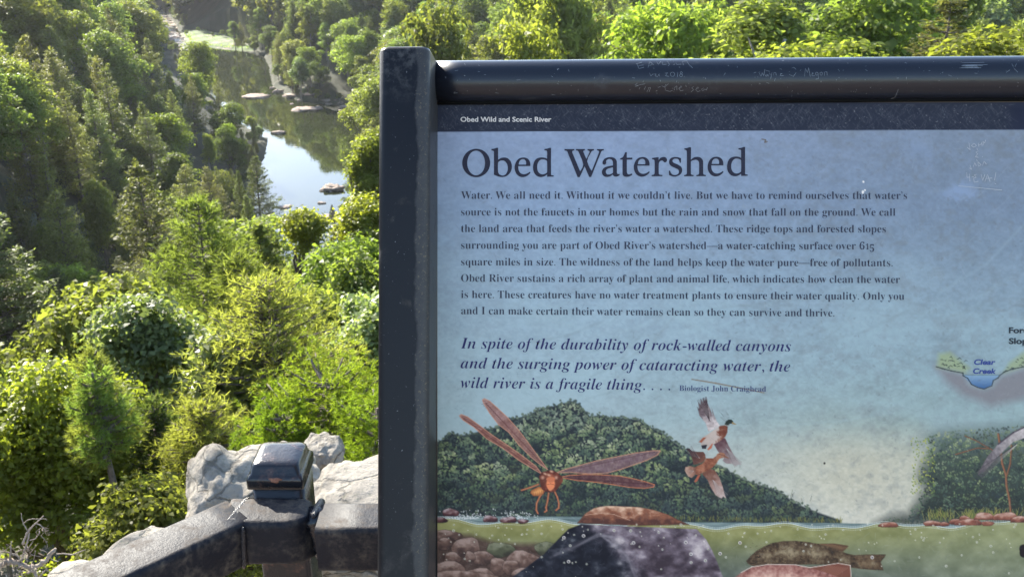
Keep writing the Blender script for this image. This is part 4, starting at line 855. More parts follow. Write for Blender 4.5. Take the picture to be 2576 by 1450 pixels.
# ledge under the fence and the boulders beyond it
ledge = MB()
X, Y = np.meshgrid(np.linspace(-4.5, 5, 240), np.linspace(.86, 3.2, 110))
edge = 1.75+.35*fbm(X*.9, 0*X, seed=81)+.25*np.clip(X+.4, -1, 1.5)
Z = -.03+.10*fbm(X*1.4, Y*1.4, seed=82)+.03*fbm(X*6, Y*6, seed=83)-.12*np.clip(Y-1.0, 0, 2)-np.maximum(Y-edge, 0)**1.3*6
ny, nx = X.shape; ii, jj = np.meshgrid(np.arange(ny-1), np.arange(nx-1), indexing='ij'); ii = ii.ravel(); jj = jj.ravel()
structure(link('cliff_ledge', mesh_np('cliff_ledge', np.stack([X, Y, Z], -1).reshape(-1, 3), np.stack([ii*nx+jj, ii*nx+jj+1, (ii+1)*nx+jj+1, (ii+1)*nx+jj], 1), M['sandstone'], True)))
rock('boulder', at(590, 1262, 3.05), (.15, .20, .15), M['sandstone'], 3, 'rounded pale boulder left of the fence post cap', 'boulder', sub=6, rough=.22, lobes=((-.35, .2, 1, .28, .06), (1, .2, .35, .25, .1)), rz=.3)
rock('boulder', at(690, 1215, 3.22), (.15, .17, .11), M['sandstone'], 5, 'low pale rock saddle directly behind the fence post cap', 'boulder', sub=6, rough=.24, ridged=True)
rock('boulder', at(812, 1146, 3.45), (.070, .10, .066), M['sandstone'], 11, 'knobbly pale rock with a shaded underside right of the post cap', 'boulder', sub=6, rough=.18, lobes=((.7, -.1, .3, .25, .2), (-1, 0, .1, .45, .12)))
rock('boulder', at(910, 1300, 2.85), (.17, .22, .135), M['sandstone'], 17, 'broad sunlit sandstone slab between the fence and the sign post', 'boulder', sub=6, rough=.17, flat=.75, ridged=True)
rock('boulder', at(335, 1452, 2.5), (.10, .18, .075), M['sandstone'], 23, 'grey lichened rock above the sloping fence rail', 'boulder', sub=5, rough=.2, flat=.8, rz=-.5, tilt=(.1, .25))
rock('boulder', at(215, 1530, 2.35), (.10, .16, .08), M['sandstone'], 29, 'brownish low rock at the bottom edge beside the dead branch', 'boulder', sub=5, rough=.2, rz=.4)
# river boulders
def river_rock(px, py, w, h, seed, label, group=None, rz=0.0, deep=.7):
    t = on_z(px, py, ZR); dist = np.linalg.norm(t-C0)/1.0; s = dist/FPX
    rock('river_boulder', t+np.array([0, 0, -.15*h*s]), (w*s*.5, w*s*.5*deep, h*s*.75), M['river_rock'], seed, label, 'rock', group, rz, sub=4, rough=.55, flat=.5, freq=1.5, ridged=True)
river_rock(836, 476, 62, 32, 1, 'large tan boulder leaning out from the right bank over the still pool', rz=.4)
river_rock(820, 548, 70, 18, 2, 'pale flat rock shelf on the bank below the large tan boulder')
river_rock(808, 511, 20, 9, 3, 'small rock alone in the pool just below the large tan boulder')
river_rock(712, 521, 34, 9, 4, 'dark wet rock in the pool near the left bank')
river_rock(694, 552, 18, 8, 5, 'tiny dark rock in the lowest visible part of the pool')
river_rock(772, 276, 66, 16, 6, 'long tan rock in mid river in front of the right bank')
river_rock(648, 243, 64, 12, 7, 'flat tan rock bar crossing the pool at its narrow point')
river_rock(880, 272, 46, 18, 8, 'tan rock at the right bank beside the post')
river_rock(790, 246, 46, 34, 9, 'grey upright boulder on the right bank under the trees')
river_rock(742, 243, 52, 22, 10, 'brown broken rock ledge on the right bank')
river_rock(845, 256, 60, 22, 11, 'brown bank rock between the grey boulder and the post')
river_rock(700, 232, 26, 20, 12, 'dark bank rock under the yellowish tree')
river_rock(700, 335, 30, 18, 13, 'pinkish rock at the tip of the left bank')
for k_, (px, py, w_, h_) in enumerate(((722, 240, 16, 9), (758, 252, 22, 9), (772, 238, 18, 14), (812, 250, 26, 12), (826, 262, 20, 8), (864, 262, 24, 16), (892, 282, 20, 10), (734, 262, 14, 5), (684, 222, 14, 9), (630, 246, 18, 6), (800, 268, 12, 5), (856, 278, 14, 6))):
    river_rock(px, py, w_, h_, 70+k_, 'small broken tan rock along the right bank at the narrow of the pool', 'broken rocks on the right bank', k_*.7)
gr_ = np.random.default_rng(21)
k = 0
while k < 60:
    px, py = gr_.uniform(385, 500), gr_.uniform(40, 125); t = on_z(px, py, ZR)
    if sd_poly(np.array([t[0]]), np.array([t[1]]), RAP)[0] > 2: continue
    river_rock(px, py, gr_.uniform(8, 30), gr_.uniform(3, 7), 40+k, 'low pinkish rock breaking the white water of the distant rapids', 'rocks in the rapids', gr_.uniform(0, 3)); k += 1
# ------------------------------------------------------------------ steel guard fence at the cliff edge
FB = np.array([-.232, .86, 0.0])
fence = link('guard_fence', None, loc=FB); tag(fence, 'black painted square steel guard fence with a capped corner post, below left of the sign', 'fence')
ZT = CAMZ-.557
def box_tube(mb, pts, w, h, r=.006, n=14, noise=.00018, seed=0, nm=None):
    pts = np.asarray(pts, float); d = np.r_[0, np.cumsum(np.linalg.norm(np.diff(pts, axis=0), axis=1))]; s = np.linspace(0, d[-1], n)
    P = np.stack([np.interp(s, d, pts[:, k]) for k in range(3)], 1); sec = rounded_section(w, h, r, 4)
    g = np.random.default_rng(seed)
    v, q, t = sweep(P, lambda i: sec); v = v+g.normal(0, noise, v.shape); n0 = mb.n; mb.add(v, q); mb.f.setdefault(3, []).append(t+n0)
HT = .050; CZ_ = ZT-HT/2
mb = MB(); box_tube(mb, [(-.186, .797, CZ_), (2.4, .797, CZ_)], .047, HT, n=60, seed=1)
link('top_rail', mb.mesh('top_rail', M['fence_paint'], True, FB), fence)
mb = MB(); J = np.array([-.267, .806, CZ_]); dirl = np.array([-.72, -.69, 0]); box_tube(mb, [J, J+dirl*.9], .050, HT, n=40, seed=2)
link('top_rail', mb.mesh('top_rail', M['fence_paint'], True, FB), fence)
# short elbow in front of the post, its right end rounded off
def elbow():
    mb = MB(); n = 22; xs = np.linspace(-.277, -.196, n); sec = rounded_section(.046, HT, .007, 5); V = []
    for i, x in enumerate(xs):
        k = max(0, (x+.216)/.020); f = math.sqrt(max(0, 1-min(1, k)**2*.80)); s = sec.copy()
        # pull the front corner back towards the right end
        yy = np.where(s[:, 0] < 0, s[:, 0]*f, s[:, 0]*(1-.25*(1-f))); zz = s[:, 1]*(1-.14*(1-f))
        V.append(np.stack([np.full(len(s), x)+(-s[:, 1])*.10*min(1, k), .806+yy, CZ_+zz], 1))
    k = len(sec); i, j = np.meshgrid(np.arange(n-1), np.arange(k), indexing='ij'); i = i.ravel(); j = j.ravel(); j2 = (j+1) % k
    V = np.concatenate(V); V = V+np.random.default_rng(3).normal(0, .0002, V.shape)
    c = len(V); V = np.concatenate([V, V[-k:].mean(0)[None], V[:k].mean(0)[None]])
    mb.add(V, np.stack([i*k+j, (i+1)*k+j, (i+1)*k+j2, i*k+j2], 1)); jj = np.arange(k); jk = (jj+1) % k
    mb.f.setdefault(3, []).append(np.concatenate([np.stack([(n-1)*k+jj, np.full(k, c), (n-1)*k+jk], 1), np.stack([jj, jk, np.full(k, c+1)], 1)]))
    return mb.mesh('corner_elbow', M['fence_paint'], True, FB)
link('corner_elbow', elbow(), fence)
# dark strap and weld between elbow and right rail
mb = MB(); g = np.random.default_rng(4)
for z0, z1, x0, x1, r0 in ((ZT-.004, ZT-.052, -.194, -.184, .011),):
    zs = np.linspace(z0, z1, 12); tube(mb, np.stack([np.linspace(x0, x1, 12)+g.normal(0, .0012, 12), np.full(12, .803)+.006*np.sin(np.linspace(0, 3, 12)), zs], 1), r0*(1+.2*np.sin(np.linspace(0, 3.1, 12))), 14)
link('strap', mb.mesh('strap', M['fence_cap'], True, FB), fence)
def weld(c, r, seed, axis):
    mb = MB(); g = np.random.default_rng(seed); n = 34; t = np.linspace(-.5, .5, n); P = np.array(c)+t[:, None]*np.array(axis)
    w = np.convolve(g.normal(0, 1, n+6), np.ones(3)/3, 'same')[3:-3]; tube(mb, P, r*.72*np.sqrt(np.clip(1-(2*t)**6, .05, 1))+0*w, 12)
    return mb.mesh('weld_bead', M['fence_weld'], True, FB)
M['fence_weld'] = paint_mat('fence_weld', (.016, .015, .018), (.16, .08, .06), .10, .25, 3.0, 1.0, False, .4)
link('weld_bead', weld((-.268, .806, ZT-.0034), .0052, 5, (.012, .050, 0)), fence)
link('weld_bead', weld((-.257, .780, ZT-.026), .0034, 6, (.004, 0, .048)), fence)
link('weld_bead', weld((-.190, .812, ZT-.0030), .0058, 8, (.004, .03, 0)), fence)
# post and cap
mb = MB(); box_tube(mb, [(-.233, .863, 0.0), (-.235, .863, ZT+.004)], .052, .052, n=20, seed=5)
post = link('post', mb.mesh('post', M['fence_cap'], True, FB), fence)
def cap_mesh():
    rows = []; c = np.array([-.236, .862, 0])
    prof = [(.0, .0515, .002), (.0012, .0565, .0025), (.0105, .0570, .003), (.0122, .0562, .003), (.0152, .0522, .004), (.0160, .0500, .004), (.0240, .0478, .006), (.0262, .0430, .008), (.0270, .0300, .008), (.0272, .0080, .003)]
    for dz, w, r in prof:
        s = rounded_section(w, w, r, 5); rows.append(np.stack([c[0]+s[:, 0], c[1]+s[:, 1], np.full(len(s), ZT+.003+dz)], 1))
    k = len(rows[0]); n = len(rows); V = np.concatenate(rows); 
    i, j = np.meshgrid(np.arange(n-1), np.arange(k), indexing='ij'); i = i.ravel(); j = j.ravel(); j2 = (j+1) % k
    mb = MB(); V = np.concatenate([V, V[-k:].mean(0)[None]]); mb.add(V, np.stack([i*k+j, i*k+j2, (i+1)*k+j2, (i+1)*k+j], 1)); jj = np.arange(k)
    mb.f.setdefault(3, []).append(np.stack([(n-1)*k+jj, (n-1)*k+(jj+1) % k, np.full(k, n*k)], 1))
    return mb.mesh('cap', M['fence_cap'], False, FB)
cap = link('cap', cap_mesh(), fence)
m, nt, p = new_mat('rust_spot'); n_ = noise_tex(nt, 500, 4, .7, geopos(nt)); nt.links.new(ramp(nt, n_.outputs['Fac'], [(.3, (.12, .04, .02)), (.7, (.34, .15, .09))]), p.inputs['Base Color']); p.inputs['Roughness'].default_value = .8
a = np.linspace(0, 6.283, 18, endpoint=False); rr = 1+.22*np.sin(3*a)+.15*np.sin(5*a+1); spot = np.stack([-.235+.0058*rr*np.cos(a), .8342-.0000*a+.0012*rr*np.sin(a), ZT+.0150+.0022*rr*np.sin(a)], 1)
spot2 = spot+np.array([0, -.0006, .0004]); mb = MB(); mb.add(np.concatenate([spot2, spot, spot2.mean(0)[None]]), np.stack([np.arange(18), (np.arange(18)+1) % 18, 18+(np.arange(18)+1) % 18, 18+np.arange(18)], 1)); mb.f.setdefault(3, []).append(np.stack([(np.arange(18)+1) % 18, np.arange(18), np.full(18, 36)], 1))
link('rust_spot', mb.mesh('rust_spot', m, False, FB), cap)
# lower rail and pickets of the fence, further along, mostly below the frame
mb = MB(); box_tube(mb, [(-.2, .80, .15), (2.4, .80, .15)], .04, .04, n=8, seed=7); link('bottom_rail', mb.mesh('bottom_rail', M['fence_paint'], True, FB), fence)
for k in range(14):
    x = -.02+k*.115; mb = MB(); tube(mb, [(x, .80, .17), (x, .80, ZT-HT+.002)], [.008, .008], 10); link('picket', mb.mesh('picket', M['fence_paint'], True, FB), fence)

# ------------------------------------------------------------------ dead branch caught on the rocks
def dead_branch():
    mb = MB(); g = np.random.default_rng(31); T = 2.15
    zz = lambda X, Y, t=T: at(X*.16*.644, 1950*.644+Y*.2484*.644, t)
    def br(pts, r0, r1, t0=T, t1=T, k=9, jit=1.0, n=5):
        P = [at(x*.16, 1255.8+y*.16, t0+(t1-t0)*i/(len(pts)-1)) for i, (x, y) in enumerate(pts)]
        P = np.array(P); s = np.linspace(0, len(P)-1, (len(P)-1)*n+1); Q = np.stack([np.interp(s, np.arange(len(P)), P[:, a]) for a in range(3)], 1)
        Q[1:-1] = (Q[:-2]+Q[2:]+Q[1:-1]*2)/4; r = np.linspace(r0, r1, len(Q))*(1+.14*g.normal(0, 1, len(Q)))
        Q += g.normal(0, 1, Q.shape)*r[:, None]*.18*jit; tube(mb, Q, r*.8, k)
    br([(-160, 1180), (0, 1040), (150, 960), (300, 1000), (450, 1060), (600, 1040), (720, 960), (800, 860), (870, 770)], .0072, .0050, k=12)
    br([(450, 1070), (540, 1130), (580, 1216), (610, 1300)], .0045, .004)
    br([(150, 970), (165, 820), (180, 660)], .0032, .0014)
    br([(310, 980), (300, 900), (210, 850), (100, 820), (0, 815)], .0026, .0012); br([(330, 960), (370, 850), (400, 760), (440, 640), (460, 520)], .0028, .0020)
    br([(360, 700), (390, 600), (430, 510), (510, 420), (560, 370), (640, 300), (680, 250)], .0030, .0014); br([(430, 480), (370, 380), (340, 290), (338, 210)], .0014, .0008)
    br([(360, 380), (430, 320), (500, 300), (620, 300)], .0014, .0008); br([(560, 370), (640, 400), (700, 460), (740, 490)], .0014, .0008); br([(460, 640), (560, 610), (610, 540), (620, 460)], .0014, .0008)
    br([(200, 880), (280, 810), (340, 780)], .0016, .0010); br([(0, 930), (60, 940), (100, 910)], .0018, .0010); br([(420, 780), (500, 690), (520, 650)], .0014, .0007); br([(470, 840), (540, 760), (600, 680)], .0012, .0006)
    br([(620, 1210), (680, 1140), (740, 1080)], .0018, .0012); br([(700, 1050), (740, 1110), (800, 1130)], .0012, .0008); br([(800, 930), (860, 960), (920, 970)], .0012, .0008)
    br([(640, 560), (720, 640), (750, 720), (740, 760)], .0010, .0006); br([(640, 300), (720, 300), (740, 320)], .0010, .0006); br([(620, 780), (680, 800), (740, 830)], .0013, .0008)
    for _ in range(70):
        x, y = g.uniform(20, 640), g.uniform(760, 1240); a = g.uniform(0, 6.28); L = g.uniform(50, 170)
        br([(x, y), (x+L*.5*math.cos(a)+g.normal(0, 14), y+L*.5*math.sin(a)), (x+L*math.cos(a), y+L*math.sin(a))], g.uniform(.0007, .0016), .0005, T+g.normal(0, .02), T+g.normal(0, .03), 5, 1, 2)
    for _ in range(26):
        x, y = g.uniform(560, 800), g.uniform(400, 620); a = g.uniform(0, 6.28); L = g.uniform(20, 60); br([(x, y), (x+L*math.cos(a), y+L*math.sin(a))], .0009, .0005, T, T+.01, 5, 1, 2)
    return mb
b0 = at(40, 1425, 2.15)
db = link('dead_branch', dead_branch().mesh('dead_branch', M['deadwood'], True, b0), None, b0); tag(db, 'weathered dead branch with a tangle of broken twigs at the lower left corner', 'branch')
mb = MB(); tube(mb, [at(x, y, 2.3) for x, y in ((142, 1392), (160, 1391), (182, 1394), (200, 1387), (216, 1381))], [.0012, .0015, .0015, .0014, .001], 6)
tw = link('twig', mb.mesh('twig', M['deadwood'], True, at(180, 1390, 2.3)), None, at(180, 1390, 2.3)); tag(tw, 'thin pale twig reaching across to the lichened rock', 'twig')
# ------------------------------------------------------------------ trees
def unit(v): return v/(np.linalg.norm(v, axis=-1, keepdims=True)+1e-9)
def leaf_quads(c, nrm, L, W, g, fold=.18):
    """diamond leaves: one folded quad each"""
    n = len(c); t = unit(np.cross(nrm, g.normal(0, 1, (n, 3)))); s = np.cross(nrm, t)
    L = (np.asarray(L)*g.uniform(.7, 1.25, n))[:, None]; W = (np.asarray(W)*g.uniform(.7, 1.2, n))[:, None]
    v = np.stack([c-t*L*.5, c+s*W*.5+nrm*W*fold-t*L*.08, c+t*L*.5-nrm*L*.12, c-s*W*.5+nrm*W*fold-t*L*.08], 1).reshape(-1, 3)
    return v, np.arange(4*n).reshape(n, 4)
def needle_tris(c, ax, n, L, W, g, spread=.75):
    """tufts of thin needles round an axis"""
    m = len(c); c = np.repeat(c, n, 0); ax = np.repeat(ax, n, 0); k = len(c)
    d = unit(ax+g.normal(0, spread, (k, 3))); s = unit(np.cross(d, g.normal(0, 1, (k, 3)))); l = (L*g.uniform(.6, 1.2, k))[:, None]
    v = np.stack([c-s*W*.5, c+s*W*.5, c+d*l], 1).reshape(-1, 3)
    return v, np.arange(3*k).reshape(k, 3)
def sphere_pts(n, g): return unit(g.normal(0, 1, (n, 3)))
def broadleaf(h, cr, seed, cb=.30, K=30, per=170, leaf=.42, lobe=(.24, .40), squash=1.0, top=.0, twig=0, limb=1.0):
    g = np.random.default_rng(seed); zc = h*(cb+1)/2; rz = h*(1-cb)/2
    d = sphere_pts(K, g); d[:, 2] = np.where(d[:, 2] < -.55, -d[:, 2], d[:, 2]); rad = g.uniform(.45, .88, K)**.7
    prof = 1-top*np.clip((d[:, 2]), 0, 1)
    C = np.stack([d[:, 0]*cr*rad*prof, d[:, 1]*cr*rad*prof, zc+d[:, 2]*rz*rad*.95*squash], 1)+g.normal(0, .05*cr, (K, 3))
    nm = g.integers(4, 7); ma = g.uniform(0, 6.28)+np.arange(nm)*6.28/nm+g.normal(0, .3, nm); mr_ = g.uniform(.25, .62, nm)*cr; mz = (cb+g.uniform(.18, .9, nm)*(1-cb))*h; mz[0] = h*.93; mr_[0] *= .25
    MC = np.stack([mr_*np.cos(ma), mr_*np.sin(ma), mz], 1); j = g.integers(0, nm, K); pull = g.uniform(.25, .62, K)[:, None]*limb; C = C*(1-pull)+(MC[j]+g.normal(0, .20*cr, (K, 3))*np.array([1, 1, .8]))*pull
    C[:, 2] = np.clip(C[:, 2], cb*h, h-.22*cr)
    lr = cr*g.uniform(*lobe, K)
    cs, ns = [], []
    for c, r, dd in zip(C, lr, d):
        m = int(per*(r/(cr*np.mean(lobe)))**2*g.uniform(.7, 1.2)); u = sphere_pts(m, g); u[:, 2] = np.where((u[:, 2] < -.25) & (g.random(m) < .75), -u[:, 2], u[:, 2])
        q = r*g.uniform(.62, 1.08, m)**.6; wob = 1+.22*np.sin(u[:, 0]*7+c[0]*3)*np.sin(u[:, 1]*7+c[1]*3)+.15*np.sin(u[:, 2]*11+c[2])
        P = c+u*(q*wob)[:, None]*np.array([1, 1, .78])
        if twig:                                     # sprays of several leaves
            rep = twig; P = np.repeat(P, rep, 0)+g.normal(0, leaf*1.1, (len(P)*rep, 3))*np.array([1, 1, .7]); u = np.repeat(u, rep, 0)
        cs.append(P); ns.append(unit(u*.8+np.array([0, 0, .55])+g.normal(0, .55, u.shape)))
    P = np.concatenate(cs); n = np.concatenate(ns)
    sz = leaf*np.exp(g.normal(0, .28, len(P))); v, q = leaf_quads(P, n, sz, sz*.62, g)
    mb = MB(); rt = .012*h+.06; nseg = 9; zt = np.linspace(-.6, h*.86, nseg); wig = np.cumsum(g.normal(0, .010*h, (nseg, 2)), 0)*np.linspace(0, 1, nseg)[:, None]
    tr = np.stack([wig[:, 0], wig[:, 1], zt], 1); tube(mb, tr, np.linspace(rt, rt*.22, nseg)*np.r_[1.35, np.ones(nseg-1)], 8)
    for c in C[g.permutation(K)[:min(K, 12)]]:
        z0 = np.clip(c[2]-g.uniform(.10, .28)*h, .18*h, .8*h); b = np.array([np.interp(z0, zt, tr[:, 0]), np.interp(z0, zt, tr[:, 1]), z0])
        mid = (b+c)/2+np.array([0, 0, -.03*h])+g.normal(0, .02*h, 3); tube(mb, [b, mid, c], [rt*.42, rt*.26, rt*.08], 6)
    return (v, [q]), mb.data()
def pine(h, cr, seed, cb=.22, step=.05, nb=6, pads=34, ls=.42, droop=.06, irregular=.45, flat=.30, needles=None, blob=.55, power=1.1):
    g = np.random.default_rng(seed); mb = MB(); rt = .010*h+.05; zt = np.linspace(-.6, h*.985, 12); wig = np.cumsum(g.normal(0, .004*h, (12, 2)), 0)*np.linspace(0, 1, 12)[:, None]
    tr = np.stack([wig[:, 0], wig[:, 1], zt], 1); tube(mb, tr, np.linspace(rt, rt*.10, 12)*np.r_[1.3, np.ones(11)], 8)
    cs, ns, ax = [], [], []; z = cb*h
    while z < h*.985:
        f = (z-cb*h)/(h*(1-cb)); Lm = cr*((1-f)**(1/power)*.95+.06)*(.62+.38*min(1, f/.18)); a0 = g.uniform(0, 6.28)
        for b in range(nb):
            if g.random() < .10: continue
            a = a0+b*6.283/nb+g.normal(0, .22); L = Lm*g.uniform(1-irregular, 1.12); L = max(L, .05*cr)
            B = np.array([np.interp(z, zt, tr[:, 0]), np.interp(z, zt, tr[:, 1]), z]); D = np.array([math.cos(a), math.sin(a), 0]); rise = g.normal(.10+.35*f, .10)
            s = np.linspace(0, 1, 6); Q = B+D*(s*L)[:, None]+np.array([0, 0, 1])*((rise*s-droop*4*s*(1-s)+.10*s**3)*L)[:, None]
            tube(mb, Q, np.linspace(rt*.26*(1-f*.7)+.008, .006, 6), 5)
            m = max(4, int(pads*(L/cr)**1.15*g.uniform(.75, 1.2))); t = g.uniform(.22, 1.04, m)**.8
            side = np.array([-D[1], D[0], 0]); c = np.stack([np.interp(t, s, Q[:, k]) for k in range(3)], 1)
            c = c+side*(g.normal(0, 1, m)*blob*.30*L*(1.15-t*.55))[:, None]+np.array([0, 0, 1])*g.normal(.02*L, .045*L+.06, m)[:, None]
            cs.append(c); n_ = unit(np.array([0, 0, 1])+g.normal(0, flat, (m, 3))); ns.append(n_); ax.append(unit(np.repeat(D[None], m, 0)+side*g.normal(0, .5, m)[:, None]+np.array([0, 0, .35])))
        z += h*step*g.uniform(.7, 1.3)*(1-.35*f)
    m = 26; cs.append(np.stack([g.normal(0, .04*cr, m), g.normal(0, .04*cr, m), h*g.uniform(.93, 1.0, m)], 1)+np.array([tr[-1, 0], tr[-1, 1], 0])); ns.append(unit(g.normal(0, 1, (m, 3)))); ax.append(np.tile([0, 0, 1.], (m, 1)))
    P = np.concatenate(cs); n = np.concatenate(ns); A = np.concatenate(ax)
    if needles:
        v, q = needle_tris(P, A, needles, ls, ls*.13, g); fl = [q]
    else:
        v1, q1 = leaf_quads(P, n, ls, ls*.42, g, .05); v2, q2 = leaf_quads(P+g.normal(0, ls*.3, P.shape), unit(n+g.normal(0, .7, n.shape)), ls*.8, ls*.3, g, .05)
        v = np.concatenate([v1, v2]); fl = [np.concatenate([q1, q2+len(v1)])]
    return (v, fl), mb.data()
def cedar(h, cr, seed, cb=.06, n=9000, ls=.3, wid=.30, up=.6, shag=.22):
    """dense cone of upswept sprays"""
    g = np.random.default_rng(seed); f = 1-np.sqrt(g.uniform(0, 1, n)); f = np.clip(f, 0, .995); z = h*(cb+(1-cb)*f); a = g.uniform(0, 6.283, n)
    lob = 1+shag*np.sin(a*3+z*2.1*8/h+seed)+shag*.7*np.sin(a*5-z*3.7*8/h)+shag*.6*np.sin(z*9*8/h+a*2)
    r = cr*(np.sin(np.clip(1-f, 0, 1)*1.5)**.9*.97+.03)*lob*g.uniform(.35, 1.05, n)**.45*(.75+.25*np.clip(f/.15, 0, 1))
    D = np.stack([np.cos(a), np.sin(a), np.zeros(n)], 1); P = D*r[:, None]; P[:, 2] = z+g.normal(0, .02*h, n)
    ax = unit(D+np.array([0, 0, up])+g.normal(0, .35, (n, 3))); s = unit(np.cross(ax, g.normal(0, 1, (n, 3)))); L = (ls*g.uniform(.6, 1.3, n))[:, None]; W = L*wid
    v = np.stack([P-ax*L*.4, P+s*W*.5, P+ax*L*.6, P-s*W*.5], 1).reshape(-1, 3); q = np.arange(4*n).reshape(n, 4)
    mb = MB(); rt = .010*h+.04; tube(mb, np.stack([g.normal(0, .01*h, 8)*.5, g.normal(0, .01*h, 8)*.5, np.linspace(-.6, h*.93, 8)], 1), np.linspace(rt, rt*.12, 8), 8)
    for _ in range(26):
        z0 = h*g.uniform(cb+.03, .8); aa = g.uniform(0, 6.28); L_ = cr*(1-z0/h)*.8; tube(mb, [(0, 0, z0), (math.cos(aa)*L_*.5, math.sin(aa)*L_*.5, z0+.12*L_), (math.cos(aa)*L_, math.sin(aa)*L_, z0+.45*L_)], [rt*.3, rt*.18, .008], 5)
    return (v, [q]), mb.data()
def joined(name, crown, trunk, lm, bm_):
    (v1, f1), (v2, f2) = crown, trunk
    fl = list(f1)+[f+len(v1) for f in f2]; me = mesh_np(name, np.concatenate([v1, v2]), fl, None)
    me.materials.append(lm); me.materials.append(bm_); n1 = sum(len(f) for f in f1); idx = np.zeros(len(me.polygons), np.int32); idx[n1:] = 1
    me.polygons.foreach_set('material_index', idx); return me
PROTO = {}
def proto(key, gen, lm, bm_, h, cr):
    crown, trunk = gen
    PROTO.setdefault(key, []).append(dict(crown=mesh_np('crown', crown[0], crown[1], M[lm]), trunk=mesh_np('trunk', trunk[0], trunk[1], M[bm_], True), one=joined(key, crown, trunk, M[lm], M[bm_]), h=h, cr=cr))
for s in range(4): proto('oak_tree', broadleaf(17, 5.6, 100+s, K=50, per=280, leaf=.36, lobe=(.20, .36), cb=.14), 'leaf_oak', 'bark', 17, 5.2)
for s in range(3): proto('maple_tree', broadleaf(15, 4.4, 120+s, K=40, per=280, leaf=.30, cb=.10, lobe=(.20, .36)), 'leaf_maple', 'bark_grey', 15, 4.2)
for s in range(3): proto('poplar_tree', broadleaf(20, 4.0, 140+s, K=48, per=260, leaf=.32, cb=.15, top=.45, lobe=(.24, .40)), 'leaf_poplar', 'bark_grey', 20, 4.0)
for s in range(2): proto('beech_tree', broadleaf(14, 4.4, 150+s, K=40, per=240, leaf=.34, cb=.12), 'leaf_pale', 'bark_grey', 14, 4.4)
for s in range(4): proto('pine_tree', pine(20, 4.6, 160+s, cb=.20, step=.042, nb=7, pads=110, ls=.36, blob=.75), 'needle_pine', 'bark', 20, 4.3)
for s in range(3): proto('hemlock_tree', pine(18, 4.4, 180+s, cb=.06, step=.030, nb=8, pads=90, ls=.34, droop=.16, irregular=.3, flat=.4), 'needle_hemlock', 'bark', 18, 4.2)
DESC = {'oak_tree': 'dull green broadleaf tree', 'maple_tree': 'bright yellow green broadleaf tree', 'poplar_tree': 'tall narrow green broadleaf tree', 'beech_tree': 'pale silvery green broadleaf tree', 'pine_tree': 'tall layered pine', 'hemlock_tree': 'dense dark conical conifer'}
KIND_OF = {'pine_tree': 'pine', 'hemlock_tree': 'conifer'}
def place(key, x, y, h, rz, label, group=None, variant=0, whole=False, wide=1.0, z=None):
    p_ = PROTO[key][variant % len(PROTO[key])]; s = h/p_['h']; z = float(terrain(np.array([x]), np.array([y]))[0]) if z is None else z
    if whole: o = link(key, p_['one'])
    else:
        o = link(key, None); link('crown', p_['crown'], o); link('trunk', p_['trunk'], o)
    o.location = (x, y, z); o.rotation_euler = (0, 0, rz); o.scale = (s*wide, s*wide, s); tag(o, label, KIND_OF.get(key, 'tree'), group); return o
TAKEN = []; CLEAR = []
def stand(key, px, py, t, label, wide=1.0, variant=0, rz=0.0, hw=20.0):
    """a tree whose tip stands on the sight line through a pixel, rooted where the land lies hw below that line"""
    ts = np.arange(t*.9, 700, 1.0); P = at(np.full(ts.shape, px), np.full(ts.shape, py), 1.0)-C0; P = C0+P*ts[:, None]
    hgt = P[:, 2]-terrain(P[:, 0], P[:, 1]); ok = np.where(hgt <= hw)[0]; i = ok[0] if len(ok) else int(np.argmin(hgt))
    if px in (338, 640, 40, 110, 575): CLEAR.append((px, py, float(ts[i])))
    tp = P[i]; zb = tp[2]-hgt[i]; h = max(5, hgt[i]); TAKEN.append((tp[0], tp[1], h*.18))
    return place(key, tp[0], tp[1], h, rz, label, None, variant, False, wide, zb)
def hero(name, px, py, t, gen, lm, bm_, label, cat='tree', **kw):
    tp = at(px, py, t); zb = float(terrain(tp[:1], tp[1:2])[0]); h = max(3.0, tp[2]-zb); TAKEN.append((tp[0], tp[1], kw.get('cr', 2)*.7))
    if 'crown_len' in kw: kw['cb'] = max(.03, 1-kw.pop('crown_len')/h)
    crown, trunk = gen(h, **kw)
    o = link(name, None, None, (tp[0], tp[1], zb)); link('crown', mesh_np('crown', crown[0], crown[1], M[lm]), o); link('trunk', mesh_np('trunk', trunk[0], trunk[1], M[bm_], True), o); return tag(o, label, cat)
# near trees on the bluff below the fence
hero('broadleaf_tree', 55, 850, 13.8, broadleaf, 'leaf_bright', 'bark', 'glossy bright green tree filling the lower left corner', crown_len=5.5, cr=1.55, seed=301, K=60, per=95, leaf=.085, lobe=(.20, .32), twig=7)
hero('broadleaf_tree', 330, 1160, 11.0, broadleaf, 'leaf_poplar', 'bark', 'small glossy green tree between the dead branch and the yellow cedar', crown_len=3.5, cr=.95, seed=302, K=36, per=70, leaf=.072, lobe=(.22, .34), twig=7)
hero('broadleaf_tree', 335, 705, 18.5, broadleaf, 'leaf_pale', 'bark', 'pale large leaved tree with a pointed top left of the tall conifers', crown_len=4.6, cr=1.75, seed=343, K=38, per=95, leaf=.115, lobe=(.17, .30), twig=5, top=.5)
hero('broadleaf_tree', 560, 830, 17.0, broadleaf, 'leaf_pale', 'bark', 'small pale large leaved tree pressed against the left flank of the yellow cedar', crown_len=2.2, cr=.62, seed=304, K=22, per=60, leaf=.12, lobe=(.3, .45), twig=5)
hero('broadleaf_tree', 940, 690, 21.0, broadleaf, 'leaf_pale', 'bark_grey', 'silvery white leaved tree half hidden by the sign post', crown_len=4.5, cr=1.15, seed=305, K=40, per=80, leaf=.12, lobe=(.22, .36), twig=5)
